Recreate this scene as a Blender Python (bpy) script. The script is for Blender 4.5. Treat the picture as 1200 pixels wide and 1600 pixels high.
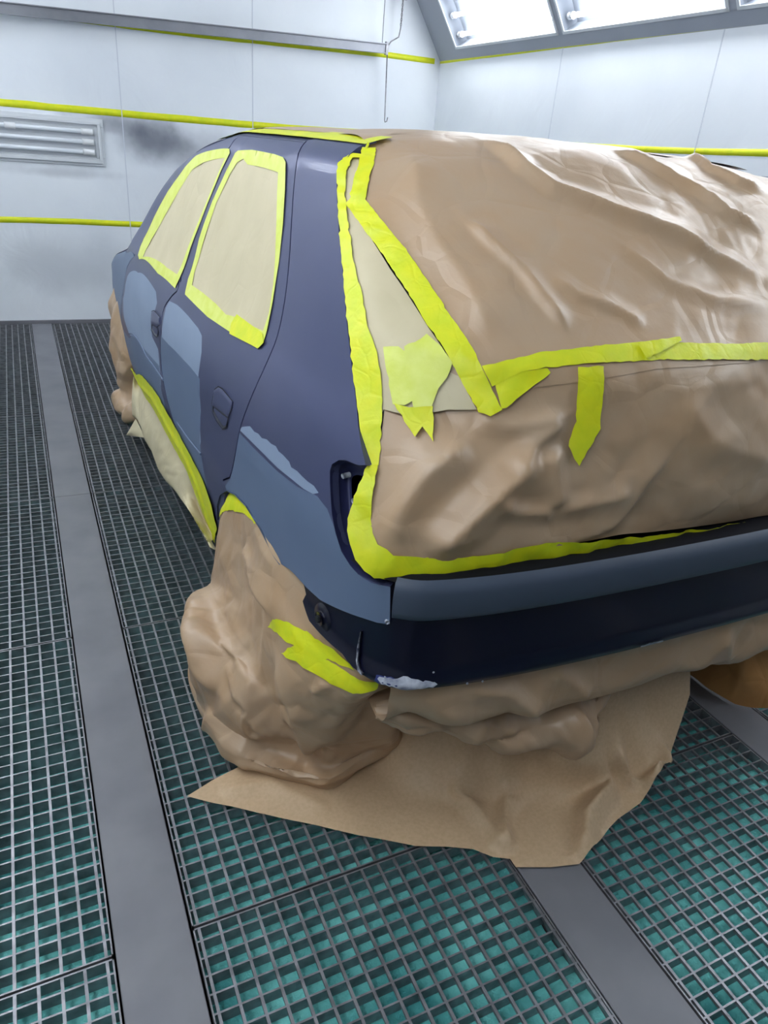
import bpy, math, random
import numpy as np
from mathutils import Vector, Matrix
from mathutils.bvhtree import BVHTree
from mathutils.geometry import delaunay_2d_cdt

for o in list(bpy.data.objects): bpy.data.objects.remove(o)
SC = bpy.context.scene
COL = SC.collection

# ------------------------------------------------------------------ camera
F, CX, CY, H = 1120.0, 600.0, 800.0, 1.36
def _r(px, py): return np.array([px-CX, py-CY, F])
ay = _r(5, 175); ay = ay/np.linalg.norm(ay)
ax_ = _r(3100, 450); ax_ = ax_-(ax_@ay)*ay; ax_ /= np.linalg.norm(ax_)
az = np.cross(ax_, ay)
RC = np.stack([ax_, ay, az])
CAMP = np.array([0, 0, H])
cd = bpy.data.cameras.new('camera'); cam = bpy.data.objects.new('camera', cd); COL.objects.link(cam)
cd.sensor_fit = 'VERTICAL'; cd.sensor_height = 36; cd.lens = F*36/1600; cd.clip_start = .02
m = Matrix.Identity(4)
for i in range(3):
    m[i][0] = RC[i, 0]; m[i][1] = -RC[i, 1]; m[i][2] = -RC[i, 2]; m[i][3] = CAMP[i]
cam.matrix_world = m
SC.camera = cam

# ------------------------------------------------------------------ world, exposure
w = bpy.data.worlds.new('world'); SC.world = w; w.use_nodes = True
w.node_tree.nodes['Background'].inputs[0].default_value = (.8, .86, 1, 1)
w.node_tree.nodes['Background'].inputs[1].default_value = .05
SC.view_settings.view_transform = 'Standard'; SC.view_settings.look = 'None'
SC.view_settings.exposure = 1.0; SC.view_settings.gamma = 1
TUBE = 12.0            # emission strength of the booth's fluorescent tubes

# ------------------------------------------------------------------ helpers
def ray(px, py):
    return RC @ _r(px, py)
def at_z(px, py, z=0.0):
    d = ray(px, py); return CAMP+d*((z-H)/d[2])
def at_y(px, py, y):
    d = ray(px, py); return CAMP+d*(y/d[1])
def at_x(px, py, x):
    d = ray(px, py); return CAMP+d*(x/d[0])

def tag(o, label=None, cat=None, group=None, kind=None):
    if label: o['label'] = label
    if cat: o['category'] = cat
    if group: o['group'] = group
    if kind: o['kind'] = kind
    return o
def empty(name, loc=(0, 0, 0), label=None, cat=None, group=None):
    o = bpy.data.objects.new(name, None); COL.objects.link(o); o.location = loc
    o.empty_display_size = .05
    return tag(o, label, cat, group)
def mesh_obj(name, V, Fc, mats, parent=None, smooth=True, mi=None):
    me = bpy.data.meshes.new(name)
    me.from_pydata([tuple(map(float, v)) for v in V], [], [tuple(int(i) for i in f) for f in Fc])
    if not isinstance(mats, (list, tuple)): mats = [mats]
    for mt in mats: me.materials.append(mt)
    if mi is not None: me.polygons.foreach_set('material_index', np.array(mi, dtype=np.int32))
    if smooth: me.polygons.foreach_set('use_smooth', np.ones(len(me.polygons), dtype=bool))
    me.update()
    o = bpy.data.objects.new(name, me); COL.objects.link(o)
    if parent is not None:
        o.parent = parent
        p = parent; T = Vector((0, 0, 0))
        while p is not None: T += p.location; p = p.parent
        o.location = -T
    return o

class MB:
    """collects boxes, tubes, cylinders into one mesh"""
    def __init__(s): s.V = []; s.F = []
    def add(s, V, Fc):
        n = len(s.V); s.V += [tuple(v) for v in V]; s.F += [tuple(i+n for i in f) for f in Fc]
    def box(s, x0, x1, y0, y1, z0, z1):
        V = [(x, y, z) for z in (z0, z1) for y in (y0, y1) for x in (x0, x1)]
        s.add(V, [(0, 2, 3, 1), (4, 5, 7, 6), (0, 1, 5, 4), (2, 6, 7, 3), (0, 4, 6, 2), (1, 3, 7, 5)])
        return s
    def beam(s, a, b, wv, hv):
        """box from a to b with half-vectors wv, hv"""
        a, b, wv, hv = map(np.array, (a, b, wv, hv))
        V = [p+i*wv+j*hv for p in (a, b) for i, j in ((-1, -1), (1, -1), (1, 1), (-1, 1))]
        s.add(V, [(0, 3, 2, 1), (4, 5, 6, 7), (0, 1, 5, 4), (1, 2, 6, 5), (2, 3, 7, 6), (3, 0, 4, 7)])
        return s
    def tube(s, pts, r, n=10, closed=False):
        pts = [np.array(p, float) for p in pts]; V = []; Fc = []
        rs = r if isinstance(r, (list, tuple)) else [r]*len(pts)
        up = None
        for k, p in enumerate(pts):
            a = pts[(k-1) % len(pts)] if (k > 0 or closed) else p
            b = pts[(k+1) % len(pts)] if (k < len(pts)-1 or closed) else p
            t = b-a; t /= np.linalg.norm(t)+1e-12
            if up is None:
                up = np.cross(t, [0, 0, 1]);
                if np.linalg.norm(up) < .1: up = np.cross(t, [1, 0, 0])
            up = up-(up@t)*t; up /= np.linalg.norm(up); q = np.cross(t, up)
            for i in range(n):
                an = 2*math.pi*i/n; V.append(p+rs[k]*(math.cos(an)*up+math.sin(an)*q))
        K = len(pts)
        for k in range(K if closed else K-1):
            for i in range(n):
                j = (i+1) % n; k2 = (k+1) % K
                Fc.append((k*n+i, k*n+j, k2*n+j, k2*n+i))
        if not closed:
            Fc.append(tuple(range(n))); Fc.append(tuple((K-1)*n+i for i in reversed(range(n))))
        s.add(V, Fc); return s
    def build(s, name, mat, parent=None, smooth=False):
        return mesh_obj(name, s.V, s.F, mat, parent, smooth)

def bevel(o, wd=.003, seg=2):
    b = o.modifiers.new('bevel', 'BEVEL'); b.width = wd; b.segments = seg; b.limit_method = 'ANGLE'; return o

def pchip(x, y, xi):
    """smooth monotone interpolation, y may be (n,) or (n,k)"""
    x = np.asarray(x, float); y = np.asarray(y, float); xi = np.asarray(xi, float)
    one = y.ndim == 1
    if one: y = y[:, None]
    h = np.diff(x)[:, None]; d = np.diff(y, axis=0)/h
    mm = np.zeros_like(y)
    w1 = 2*h[1:]+h[:-1]; w2 = h[1:]+2*h[:-1]
    ok = d[:-1]*d[1:] > 0
    with np.errstate(divide='ignore', invalid='ignore'):
        hm = (w1+w2)/(w1/d[:-1]+w2/d[1:])
    mm[1:-1] = np.where(ok, hm, 0); mm[0] = d[0]; mm[-1] = d[-1]
    i = np.clip(np.searchsorted(x, xi)-1, 0, len(x)-2)
    t = ((xi-x[i])/(x[i+1]-x[i])); t = np.clip(t, 0, 1)[..., None]; hh = h[i]
    r = (2*t**3-3*t**2+1)*y[i]+(t**3-2*t**2+t)*hh*mm[i]+(-2*t**3+3*t**2)*y[i+1]+(t**3-t**2)*hh*mm[i+1]
    return r[..., 0] if one else r

def crom(P, n, closed=False):
    """Catmull-Rom resample of a point list"""
    P = np.array(P, float); N = len(P); out = []
    K = N if closed else N-1
    for k in range(K):
        if closed: p0, p1, p2, p3 = P[(k-1) % N], P[k], P[(k+1) % N], P[(k+2) % N]
        else: p0, p1, p2, p3 = P[max(k-1, 0)], P[k], P[k+1], P[min(k+2, N-1)]
        for t in np.arange(n)/n:
            out.append(.5*((2*p1)+(-p0+p2)*t+(2*p0-5*p1+4*p2-p3)*t*t+(-p0+3*p1-3*p2+p3)*t**3))
    if not closed: out.append(P[-1])
    return np.array(out)

class Loft:
    """a dense grid surface P[i,j] over parameters u,v (roughly metres)"""
    def __init__(s, U, V, P, flip=1, smooth=0):
        s.U = U; s.V = V; s.P = P
        du = np.gradient(P, axis=0); dv = np.gradient(P, axis=1)
        N = np.cross(du, dv); N /= np.linalg.norm(N, axis=2, keepdims=True)+1e-12
        for _ in range(smooth):
            Np = np.pad(N, ((0, 0), (1, 1), (0, 0)), 'edge'); N = (Np[:, :-2]+Np[:, 1:-1]+Np[:, 2:])/3
            Np = np.pad(N, ((1, 1), (0, 0), (0, 0)), 'edge'); N = (Np[:-2]+Np[1:-1]+Np[2:])/3
        N /= np.linalg.norm(N, axis=2, keepdims=True)+1e-12
        s.N = N*flip
        nu, nv = len(U), len(V)
        idx = np.arange(nu*nv).reshape(nu, nv)
        T = []
        s.cell = []
        for i in range(nu-1):
            for j in range(nv-1):
                a, b, c, d = idx[i, j], idx[i+1, j], idx[i+1, j+1], idx[i, j+1]
                T.append((a, b, c)); T.append((a, c, d)); s.cell.append((i, j, 0)); s.cell.append((i, j, 1))
        s.bvh = BVHTree.FromPolygons([tuple(p) for p in P.reshape(-1, 3)], [tuple(map(int, t)) for t in T])
    def ev(s, uv, A=None):
        A = s.P if A is None else A
        uv = np.atleast_2d(uv)
        fu = np.interp(uv[:, 0], s.U, np.arange(len(s.U))); fv = np.interp(uv[:, 1], s.V, np.arange(len(s.V)))
        i = np.clip(fu.astype(int), 0, len(s.U)-2); j = np.clip(fv.astype(int), 0, len(s.V)-2)
        a = (fu-i)[:, None]; b = (fv-j)[:, None]
        return A[i, j]*(1-a)*(1-b)+A[i+1, j]*a*(1-b)+A[i+1, j+1]*a*b+A[i, j+1]*(1-a)*b
    def nor(s, uv):
        n = s.ev(uv, s.N); return n/(np.linalg.norm(n, axis=1, keepdims=True)+1e-12)
    def hit(s, px, py):
        d = ray(px, py)
        h = s.bvh.ray_cast(Vector(CAMP), Vector(d/np.linalg.norm(d)))
        if h[0] is None: return None
        i, j, k = s.cell[h[2]]; p = np.array(h[0])
        if k == 0: o, e1, e2 = s.P[i, j], s.P[i+1, j]-s.P[i, j], s.P[i+1, j+1]-s.P[i+1, j]
        else: o, e1, e2 = s.P[i, j], s.P[i+1, j+1]-s.P[i, j+1], s.P[i, j+1]-s.P[i, j]
        A = np.stack([e1, e2], 1); ab = np.linalg.lstsq(A, p-o, rcond=None)[0]
        return (s.U[i]+ab[0]*(s.U[i+1]-s.U[i]), s.V[j]+ab[1]*(s.V[j+1]-s.V[j]))
    def uv(s, pts, name=''):
        out = []
        for p in pts:
            h = s.hit(*p)
            if h is None:                      # nearest pixel that still meets the surface
                for rr in range(1, 60):
                    for an in np.arange(0, 6.28, .4):
                        h = s.hit(p[0]+rr*math.cos(an), p[1]+rr*math.sin(an))
                        if h: break
                    if h: break
                if h is None: print('MISS', name, p); continue
                if rr > 4: print('near', name, p, rr)
            out.append(h)
        return np.array(out)
    def mesh(s, name, mat, parent=None, off=0.0, su=1, sv=1, i0=0, i1=None, j0=0, j1=None):
        P = (s.P+s.N*off)[i0:i1:su, j0:j1:sv]; nu, nv = P.shape[:2]
        Fc = [(i*nv+j, (i+1)*nv+j, (i+1)*nv+j+1, i*nv+j+1) for i in range(nu-1) for j in range(nv-1)]
        return mesh_obj(name, P.reshape(-1, 3), Fc, mat, parent)

def pip(P, poly):
    x, y = P[:, 0], P[:, 1]; ins = np.zeros(len(P), bool); n = len(poly)
    for i in range(n):
        x0, y0 = poly[i]; x1, y1 = poly[(i+1) % n]
        if y0 == y1: continue
        c = ((y0 > y) != (y1 > y)) & (x < (x1-x0)*(y-y0)/(y1-y0)+x0)
        ins ^= c
    return ins
def segdist(P, L, closed=False):
    """distance of points to a polyline and signed side"""
    best = np.full(len(P), 1e9); side = np.zeros(len(P)); par = np.zeros(len(P))
    n = len(L); K = n if closed else n-1
    for i in range(K):
        a = L[i]; b = L[(i+1) % n]; d = b-a; l2 = d@d+1e-12
        t = np.clip(((P-a)@d)/l2, 0, 1); q = P-(a+t[:, None]*d); dd = np.hypot(q[:, 0], q[:, 1])
        m_ = dd < best; best[m_] = dd[m_]
        side[m_] = np.sign(d[0]*q[m_, 1]-d[1]*q[m_, 0]); par[m_] = ((i+t)/K)[m_]
    return best, side, par
def resample(L, sp, closed=True):
    L = np.array(L, float); out = []
    n = len(L); K = n if closed else n-1
    for i in range(K):
        a, b = L[i], L[(i+1) % n]; k = max(1, int(round(np.linalg.norm(b-a)/sp)))
        for t in range(k): out.append(a+(b-a)*t/k)
    if not closed: out.append(L[-1])
    return np.array(out)

def sheet(name, loft, outer, mat, parent=None, holes=(), regions=(), sp=.02, off=0.0, disp=None, rim=0.0, rag=0.0, seed=1, zmin=None):
    """triangulated piece of a loft surface. outer/holes/regions = uv polygons; regions = [(poly, material)]"""
    rng = np.random.RandomState(seed)
    outer = resample(outer, sp)
    if rag: outer = outer+rng.normal(0, rag, outer.shape)
    loops = [(outer, True)]+[(resample(h, sp), True) for h in holes]+[(resample(r[0], sp), True) for r in regions]
    V = []; E = []
    for L, c in loops:
        n0 = len(V); V += [tuple(p) for p in L]; E += [(n0+i, n0+(i+1) % len(L)) for i in range(len(L))]
    lo, hi = outer.min(0), outer.max(0)
    hx = sp; hy = sp*.866
    G = []
    for j, y in enumerate(np.arange(lo[1]+hy/2, hi[1], hy)):
        xs = np.arange(lo[0]+(hx/2 if j % 2 else 0), hi[0], hx)
        G.append(np.stack([xs, np.full(len(xs), y)], 1))
    if G:
        G = np.concatenate(G); G = G[pip(G, outer)]
        for h in holes: G = G[~pip(G, np.array(h))]
        for L, c in loops:
            if len(G): G = G[segdist(G, L, True)[0] > sp*.45]
        V += [tuple(p) for p in G]
    vv, ee, ff, _, _, _ = delaunay_2d_cdt([Vector(p) for p in V], E, [], 0, 1e-6)
    uv = np.array([tuple(v) for v in vv]); T = np.array([list(f) for f in ff if len(f) == 3])
    c = uv[T].mean(1); keep = pip(c, outer)
    for h in holes: keep &= ~pip(c, np.array(h))
    T = T[keep]; c = c[keep]
    a2 = uv[T]; area = np.abs(np.cross(a2[:, 1]-a2[:, 0], a2[:, 2]-a2[:, 0])); T = T[area > 1e-9]; c = c[area > 1e-9]
    mats = [mat]; mi = np.zeros(len(T), int)
    for poly, rm in regions:
        if rm not in mats: mats.append(rm)
        mi[pip(c, np.array(poly))] = mats.index(rm)
    N = loft.nor(uv); P = loft.ev(uv); d = np.full(len(uv), off)
    if disp is not None: d = d+disp(uv)
    P = P+N*d[:, None]
    if zmin is not None: P[:, 2] = np.maximum(P[:, 2], zmin)
    # orient like loft normal
    tn = np.cross(P[T[:, 1]]-P[T[:, 0]], P[T[:, 2]]-P[T[:, 0]]); fl = (tn*N[T[:, 0]]).sum(1) < 0
    T[fl] = T[fl][:, ::-1]
    V3 = list(P); Fc = [tuple(t) for t in T]; mi = list(mi)
    if rim:
        cnt = {}
        for t in T:
            for k in range(3):
                a, b = int(t[k]), int(t[(k+1) % 3]); cnt[(a, b)] = 1
        n = len(V3)
        for (a, b) in list(cnt):
            if (b, a) not in cnt:
                k = len(V3)
                V3 += [P[a], P[b], P[b]-N[b]*rim, P[a]-N[a]*rim]
                Fc.append((k+1, k, k+3, k+2)); mi.append(0)
    return mesh_obj(name, V3, Fc, mats, parent, True, mi)

def crumple(seed, scale, amp, aniso=(1, 1), rot=0.0):
    """creased-paper height: two warped lattices of flat triangular facets that meet in sharp creases"""
    def f(uv):
        out = np.zeros(len(uv))
        for k, (ra, sc_, wt) in enumerate(((0.35, 1.0, .85), )):
            c, s_ = math.cos(rot+ra), math.sin(rot+ra)
            q = np.stack([(uv[:, 0]*c+uv[:, 1]*s_)*aniso[0], (-uv[:, 0]*s_+uv[:, 1]*c)*aniso[1]], 1)/(scale*sc_)+seed*3.7
            q = q+np.stack([snoise(seed+k*5+1, 2.3, .55)(q), snoise(seed+k*5+2, 2.3, .55)(q)], 1)
            b = np.floor(q); t = q-b
            def r(ix, iy):
                h = np.sin(ix*127.1+iy*311.7+seed*17.3+k*91.7)*43758.5453; return h-np.floor(h)-.5
            r00, r10, r01, r11 = r(b[:, 0], b[:, 1]), r(b[:, 0]+1, b[:, 1]), r(b[:, 0], b[:, 1]+1), r(b[:, 0]+1, b[:, 1]+1)
            dg = r(b[:, 0]+.37, b[:, 1]+.61) > 0
            x, y = t[:, 0], t[:, 1]
            A = np.where(x > y, r00+(r10-r00)*x+(r11-r10)*y, r00+(r11-r01)*x+(r01-r00)*y)
            B = np.where(x+y < 1, r00+(r10-r00)*x+(r01-r00)*y, r11+(r01-r11)*(1-x)+(r10-r11)*(1-y))
            out += wt*2*np.where(dg, A, B)
        return amp*out
    return f
def snoise(seed, scale, amp, aniso=(1, 1), rot=0.0):
    """smooth value noise"""
    def f(uv):
        c, s_ = math.cos(rot), math.sin(rot)
        q = np.stack([(uv[:, 0]*c+uv[:, 1]*s_)*aniso[0], (-uv[:, 0]*s_+uv[:, 1]*c)*aniso[1]], 1)/scale
        b = np.floor(q); t = q-b; t = t*t*(3-2*t)
        def r(ix, iy):
            h = np.sin(ix*127.1+iy*311.7+seed*17.3)*43758.5453; return h-np.floor(h)-.5
        return 2*amp*((r(b[:, 0], b[:, 1])*(1-t[:, 0])+r(b[:, 0]+1, b[:, 1])*t[:, 0])*(1-t[:, 1]) +
                      (r(b[:, 0], b[:, 1]+1)*(1-t[:, 0])+r(b[:, 0]+1, b[:, 1]+1)*t[:, 0])*t[:, 1])
    return f
def fold(L, amp, wa, wb=None, taper=True):
    """sharp-crested fold along a uv polyline, width wa on one side, wb on the other"""
    L = np.array(L); wb = wb or wa
    def f(uv):
        d, s_, t = segdist(uv, L); w_ = np.where(s_ > 0, wa, wb)
        e = np.clip(1-d/w_, 0, 1); e = e**1.5
        return amp*e*(np.clip(np.sin(np.pi*np.clip(t, .02, .98))*2.2, 0, 1) if taper else 1)
    return f
def addf(*fs): return lambda uv: sum(f(uv) for f in fs)

# ------------------------------------------------------------------ materials
def mat(name, col, rough=.5, metal=0.0, spec=.5, coat=0.0, bump=None, noise=None, emit=None, trans=0.0, sheen=0):
    """col linear rgb; noise=(scale, col2, amount, detail); bump=(scale, strength, distance)"""
    mt = bpy.data.materials.new(name); mt.use_nodes = True
    nt = mt.node_tree; b = nt.nodes['Principled BSDF']; L = nt.links
    b.inputs['Base Color'].default_value = (*col, 1); b.inputs['Roughness'].default_value = rough
    b.inputs['Metallic'].default_value = metal; b.inputs['Specular IOR Level'].default_value = spec
    b.inputs['Coat Weight'].default_value = coat; b.inputs['Coat Roughness'].default_value = .08
    tc = nt.nodes.new('ShaderNodeTexCoord')
    if noise:
        n = nt.nodes.new('ShaderNodeTexNoise'); n.inputs['Scale'].default_value = noise[0]
        n.inputs['Detail'].default_value = noise[3] if len(noise) > 3 else 4
        L.new(tc.outputs['Object'], n.inputs['Vector'])
        r = nt.nodes.new('ShaderNodeValToRGB'); r.color_ramp.elements[0].position = .35; r.color_ramp.elements[1].position = .7
        r.color_ramp.elements[0].color = (*col, 1)
        c2 = tuple(a*(1-noise[2])+b_*noise[2] for a, b_ in zip(col, noise[1])); r.color_ramp.elements[1].color = (*c2, 1)
        L.new(n.outputs['Fac'], r.inputs['Fac']); L.new(r.outputs['Color'], b.inputs['Base Color'])
    if bump:
        n2 = nt.nodes.new('ShaderNodeTexNoise'); n2.inputs['Scale'].default_value = bump[0]; n2.inputs['Detail'].default_value = 5
        L.new(tc.outputs['Object'], n2.inputs['Vector'])
        bp = nt.nodes.new('ShaderNodeBump'); bp.inputs['Strength'].default_value = bump[1]; bp.inputs['Distance'].default_value = bump[2]
        L.new(n2.outputs['Fac'], bp.inputs['Height']); L.new(bp.outputs['Normal'], b.inputs['Normal'])
    if emit:
        b.inputs['Emission Color'].default_value = (*emit[0], 1); b.inputs['Emission Strength'].default_value = emit[1]
    return mt
def add_creases(mt, scale, dist, strength=.6):
    nt = mt.node_tree; L = nt.links; b = nt.nodes['Principled BSDF']
    tc = nt.nodes.new('ShaderNodeTexCoord'); nz = nt.nodes.new('ShaderNodeTexNoise'); nz.inputs['Scale'].default_value = scale*.4; nz.inputs['Detail'].default_value = 2
    L.new(tc.outputs['Object'], nz.inputs['Vector'])
    ad = nt.nodes.new('ShaderNodeVectorMath'); ad.operation = 'MULTIPLY_ADD'; ad.inputs[1].default_value = (.12, .12, .12)
    L.new(nz.outputs['Color'], ad.inputs[0]); L.new(tc.outputs['Object'], ad.inputs[2])
    vo = nt.nodes.new('ShaderNodeTexVoronoi'); vo.feature = 'DISTANCE_TO_EDGE'; vo.inputs['Scale'].default_value = scale
    L.new(ad.outputs[0], vo.inputs['Vector'])
    mr = nt.nodes.new('ShaderNodeMapRange'); mr.inputs['From Max'].default_value = .10; L.new(vo.outputs['Distance'], mr.inputs['Value'])
    bp = nt.nodes.new('ShaderNodeBump'); bp.inputs['Strength'].default_value = strength; bp.inputs['Distance'].default_value = dist
    L.new(mr.outputs[0], bp.inputs['Height'])
    old = b.inputs['Normal'].links[0].from_socket if b.inputs['Normal'].links else None
    if old: L.new(old, bp.inputs['Normal'])
    L.new(bp.outputs['Normal'], b.inputs['Normal'])
def hexl(r, g, b):
    return tuple(((c/255)/12.92 if c/255 <= .04045 else ((c/255+.055)/1.055)**2.4) for c in (r, g, b))

M = {}
M['navy'] = mat('navy_paint', hexl(72, 78, 114), .38, 0.35, .5, 0.2, noise=(3, hexl(82, 86, 120), .6), bump=(60, .03, .001))
M['navy_gloss'] = mat('navy_gloss', hexl(13, 15, 36), .28, 0.0, .4, .2)
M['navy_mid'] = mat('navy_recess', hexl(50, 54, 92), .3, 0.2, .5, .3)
M['primer'] = mat('grey_primer', hexl(138, 154, 178), .45, 0, .4, noise=(5, hexl(128, 144, 170), .7))
M['primer_dark'] = mat('dark_primer', hexl(100, 116, 142), .42, 0, .4, noise=(4, hexl(92, 108, 136), .7))
M['strip'] = mat('bumper_strip_shaded_grey', hexl(72, 82, 98), .45, 0, .35, noise=(4, hexl(64, 74, 90), .7))  # primer grey with the dimmer light on the rear face put into its colour
M['ledge'] = mat('ledge_shadow_black', (.006, .006, .010), .7, 0, .2)  # navy ledge coloured black to stand in for the shadow gap above the bumper
M['dark'] = mat('dark_cavity', (.008, .009, .012), .6)
M['paper'] = mat('brown_masking_paper', hexl(186, 160, 132), .36, 0, .5, noise=(9, hexl(186, 150, 112), .6), bump=(90, .12, .002))
M['paper_kraft'] = mat('kraft_floor_paper', hexl(204, 176, 142), .5, 0, .4, noise=(120, hexl(192, 164, 130), .8), bump=(120, .12, .002))
M['paper_beige'] = mat('beige_masking_paper', hexl(212, 200, 166), .5, 0, .4, noise=(7, hexl(198, 186, 150), .6), bump=(70, .1, .002))
M['paper_orange'] = mat('orange_brown_paper', hexl(190, 140, 84), .5, 0, .4, noise=(12, hexl(170, 120, 70), .6), bump=(60, .2, .003))
M['tape'] = mat('yellow_masking_tape', hexl(230, 232, 34), .42, 0, .4, noise=(25, hexl(206, 224, 40), .7), bump=(60, .25, .003))
M['tape_pale'] = mat('pale_yellow_tape', hexl(228, 236, 122), .42, 0, .4, noise=(25, hexl(214, 224, 70), .7), bump=(60, .25, .003))
M['steel'] = mat('galvanised_steel', (.30, .31, .34), .42, .6, .5, noise=(6, (.2, .21, .24), .7), bump=(30, .1, .001))
M['plate'] = mat('floor_plate_steel', hexl(132, 132, 138), .5, .25, .4, noise=(5, hexl(116, 117, 124), .9, 8), bump=(40, .08, .001))
M['grate'] = mat('grating_steel', (.32, .32, .345), .38, .6, .5, noise=(35, (.14, .14, .155), .8), bump=(80, .3, .001))
M['teal'] = mat('teal_filter', hexl(130, 216, 210), .9, 0, .1, noise=(7, hexl(60, 140, 140), .9, 8), bump=(25, .9, .02))
M['white_metal'] = mat('white_metal', hexl(214, 218, 222), .4, 0, .5)
M['grey_wall'] = mat('grey_painted_panel', hexl(165, 170, 180), .5, 0, .4, noise=(2, hexl(150, 156, 168), .6))
M['white_plastic'] = mat('white_plastic', hexl(235, 236, 238), .3, 0, .5)
M['glass_tube_off'] = mat('unlit_tube', hexl(225, 230, 236), .25, 0, .5)
M['tube'] = mat('lit_tube', (1, 1, 1), .3, 0, .5, emit=((.93, .97, 1.0), TUBE))
M['chip'] = mat('chipped_white', hexl(200, 205, 215), .6, 0, .4, noise=(60, hexl(120, 125, 150), .9, 8))
M['blue_scrape'] = mat('blue_scrape', hexl(50, 60, 120), .35)

for k_, sc_, d_ in (('paper', 9, .0012), ('paper_kraft', 4, .0008), ('paper_beige', 10, .0006), ('paper_orange', 9, .002), ('tape', 22, .0004)): add_creases(M[k_], sc_, d_)
def wall_mat(name, axis, stain=None):
    mt = bpy.data.materials.new(name); mt.use_nodes = True; nt = mt.node_tree; L = nt.links; b = nt.nodes['Principled BSDF']
    b.inputs['Roughness'].default_value = .38; b.inputs['Specular IOR Level'].default_value = .4
    tc = nt.nodes.new('ShaderNodeTexCoord')
    n = nt.nodes.new('ShaderNodeTexNoise'); n.inputs['Scale'].default_value = 1.6; n.inputs['Detail'].default_value = 6
    L.new(tc.outputs['Object'], n.inputs['Vector'])
    r = nt.nodes.new('ShaderNodeValToRGB'); r.color_ramp.elements[0].position = .3; r.color_ramp.elements[1].position = .75
    r.color_ramp.elements[0].color = (*hexl(226, 231, 237), 1); r.color_ramp.elements[1].color = (*hexl(238, 242, 246), 1)
    L.new(n.outputs['Fac'], r.inputs['Fac']); col = r.outputs['Color']
    if stain:
        # sooty overspray smudges with a shape of their own
        for (cx, cz, rx, rz, amt, sc) in stain:
            mp = nt.nodes.new('ShaderNodeMapping'); mp.vector_type = 'TEXTURE'
            mp.inputs['Location'].default_value = (cx, 0, cz); mp.inputs['Scale'].default_value = (rx, 50, rz)
            L.new(tc.outputs['Object'], mp.inputs['Vector'])
            nz = nt.nodes.new('ShaderNodeTexNoise'); nz.inputs['Scale'].default_value = sc; nz.inputs['Detail'].default_value = 4
            L.new(tc.outputs['Object'], nz.inputs['Vector'])
            ln = nt.nodes.new('ShaderNodeVectorMath'); ln.operation = 'LENGTH'; L.new(mp.outputs['Vector'], ln.inputs[0])
            s_ = nt.nodes.new('ShaderNodeMath'); s_.operation = 'MULTIPLY_ADD'; s_.inputs[1].default_value = 1.1; L.new(nz.outputs['Fac'], s_.inputs[0]); L.new(ln.outputs['Value'], s_.inputs[2])
            rr = nt.nodes.new('ShaderNodeMapRange'); rr.inputs['From Min'].default_value = .55; rr.inputs['From Max'].default_value = 1.5
            rr.inputs['To Min'].default_value = amt; rr.inputs['To Max'].default_value = 0; rr.interpolation_type = 'SMOOTHSTEP'
            L.new(s_.outputs[0], rr.inputs['Value'])
            mx = nt.nodes.new('ShaderNodeMix'); mx.data_type = 'RGBA'; L.new(rr.outputs[0], mx.inputs['Factor'])
            L.new(col, mx.inputs['A']); mx.inputs['B'].default_value = (*hexl(92, 96, 110), 1); col = mx.outputs['Result']
    L.new(col, b.inputs['Base Color'])
    n2 = nt.nodes.new('ShaderNodeTexNoise'); n2.inputs['Scale'].default_value = 3; n2.inputs['Detail'].default_value = 3; n2.inputs['Distortion'].default_value = 1.2
    L.new(tc.outputs['Object'], n2.inputs['Vector'])
    bp = nt.nodes.new('ShaderNodeBump'); bp.inputs['Strength'].default_value = .25; bp.inputs['Distance'].default_value = .02
    L.new(n2.outputs['Fac'], bp.inputs['Height']); L.new(bp.outputs['Normal'], b.inputs['Normal'])
    return mt
YW, XR, XL, YB, ZC = 5.87, 3.17, -0.80, -1.9, 2.95
ZS = 1.985                       # height where the slanted lamp panel meets the wall
M['wall_far'] = wall_mat('wall_far_film', 0, [(.98, 1.25, .58, .20, .85, 3), (.70, 1.35, .60, .11, .55, 6), (1.3, 1.14, .35, .18, .5, 4), (.3, 1.02, .6, .05, .3, 6), (.3, .40, 1.1, .3, .25, 3)])
M['wall'] = wall_mat('wall_film', 0)

# ------------------------------------------------------------------ room shell
def struct(name, mb, mt): return tag(mb.build(name, mt), kind='structure')
PIT = -.22
mb = MB().box(XL-.1, XR+.1, YB-.1, YW+.1, PIT-.1, PIT); 
fl = struct('floor', mb, M['dark'])
far = struct('wall_far', MB().box(XL-.1, XR+.1, YW, YW+.1, -.3, ZC+.1), M['wall_far'])
struct('wall_right', MB().box(XR, XR+.1, YB, YW, -.3, ZS), M['wall'])
struct('wall_left', MB().box(XL-.1, XL, YB, YW, -.3, ZS), M['wall'])
M['back_wall_dark'] = mat('back_wall_dark_grey', hexl(62, 66, 74), .6)  # unseen back wall, coloured dark to cut bounce light on the car's rear
struct('wall_back', MB().box(XL-.1, XR+.1, YB-.1, YB, -.3, ZC+.1), M['back_wall_dark'])
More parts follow.
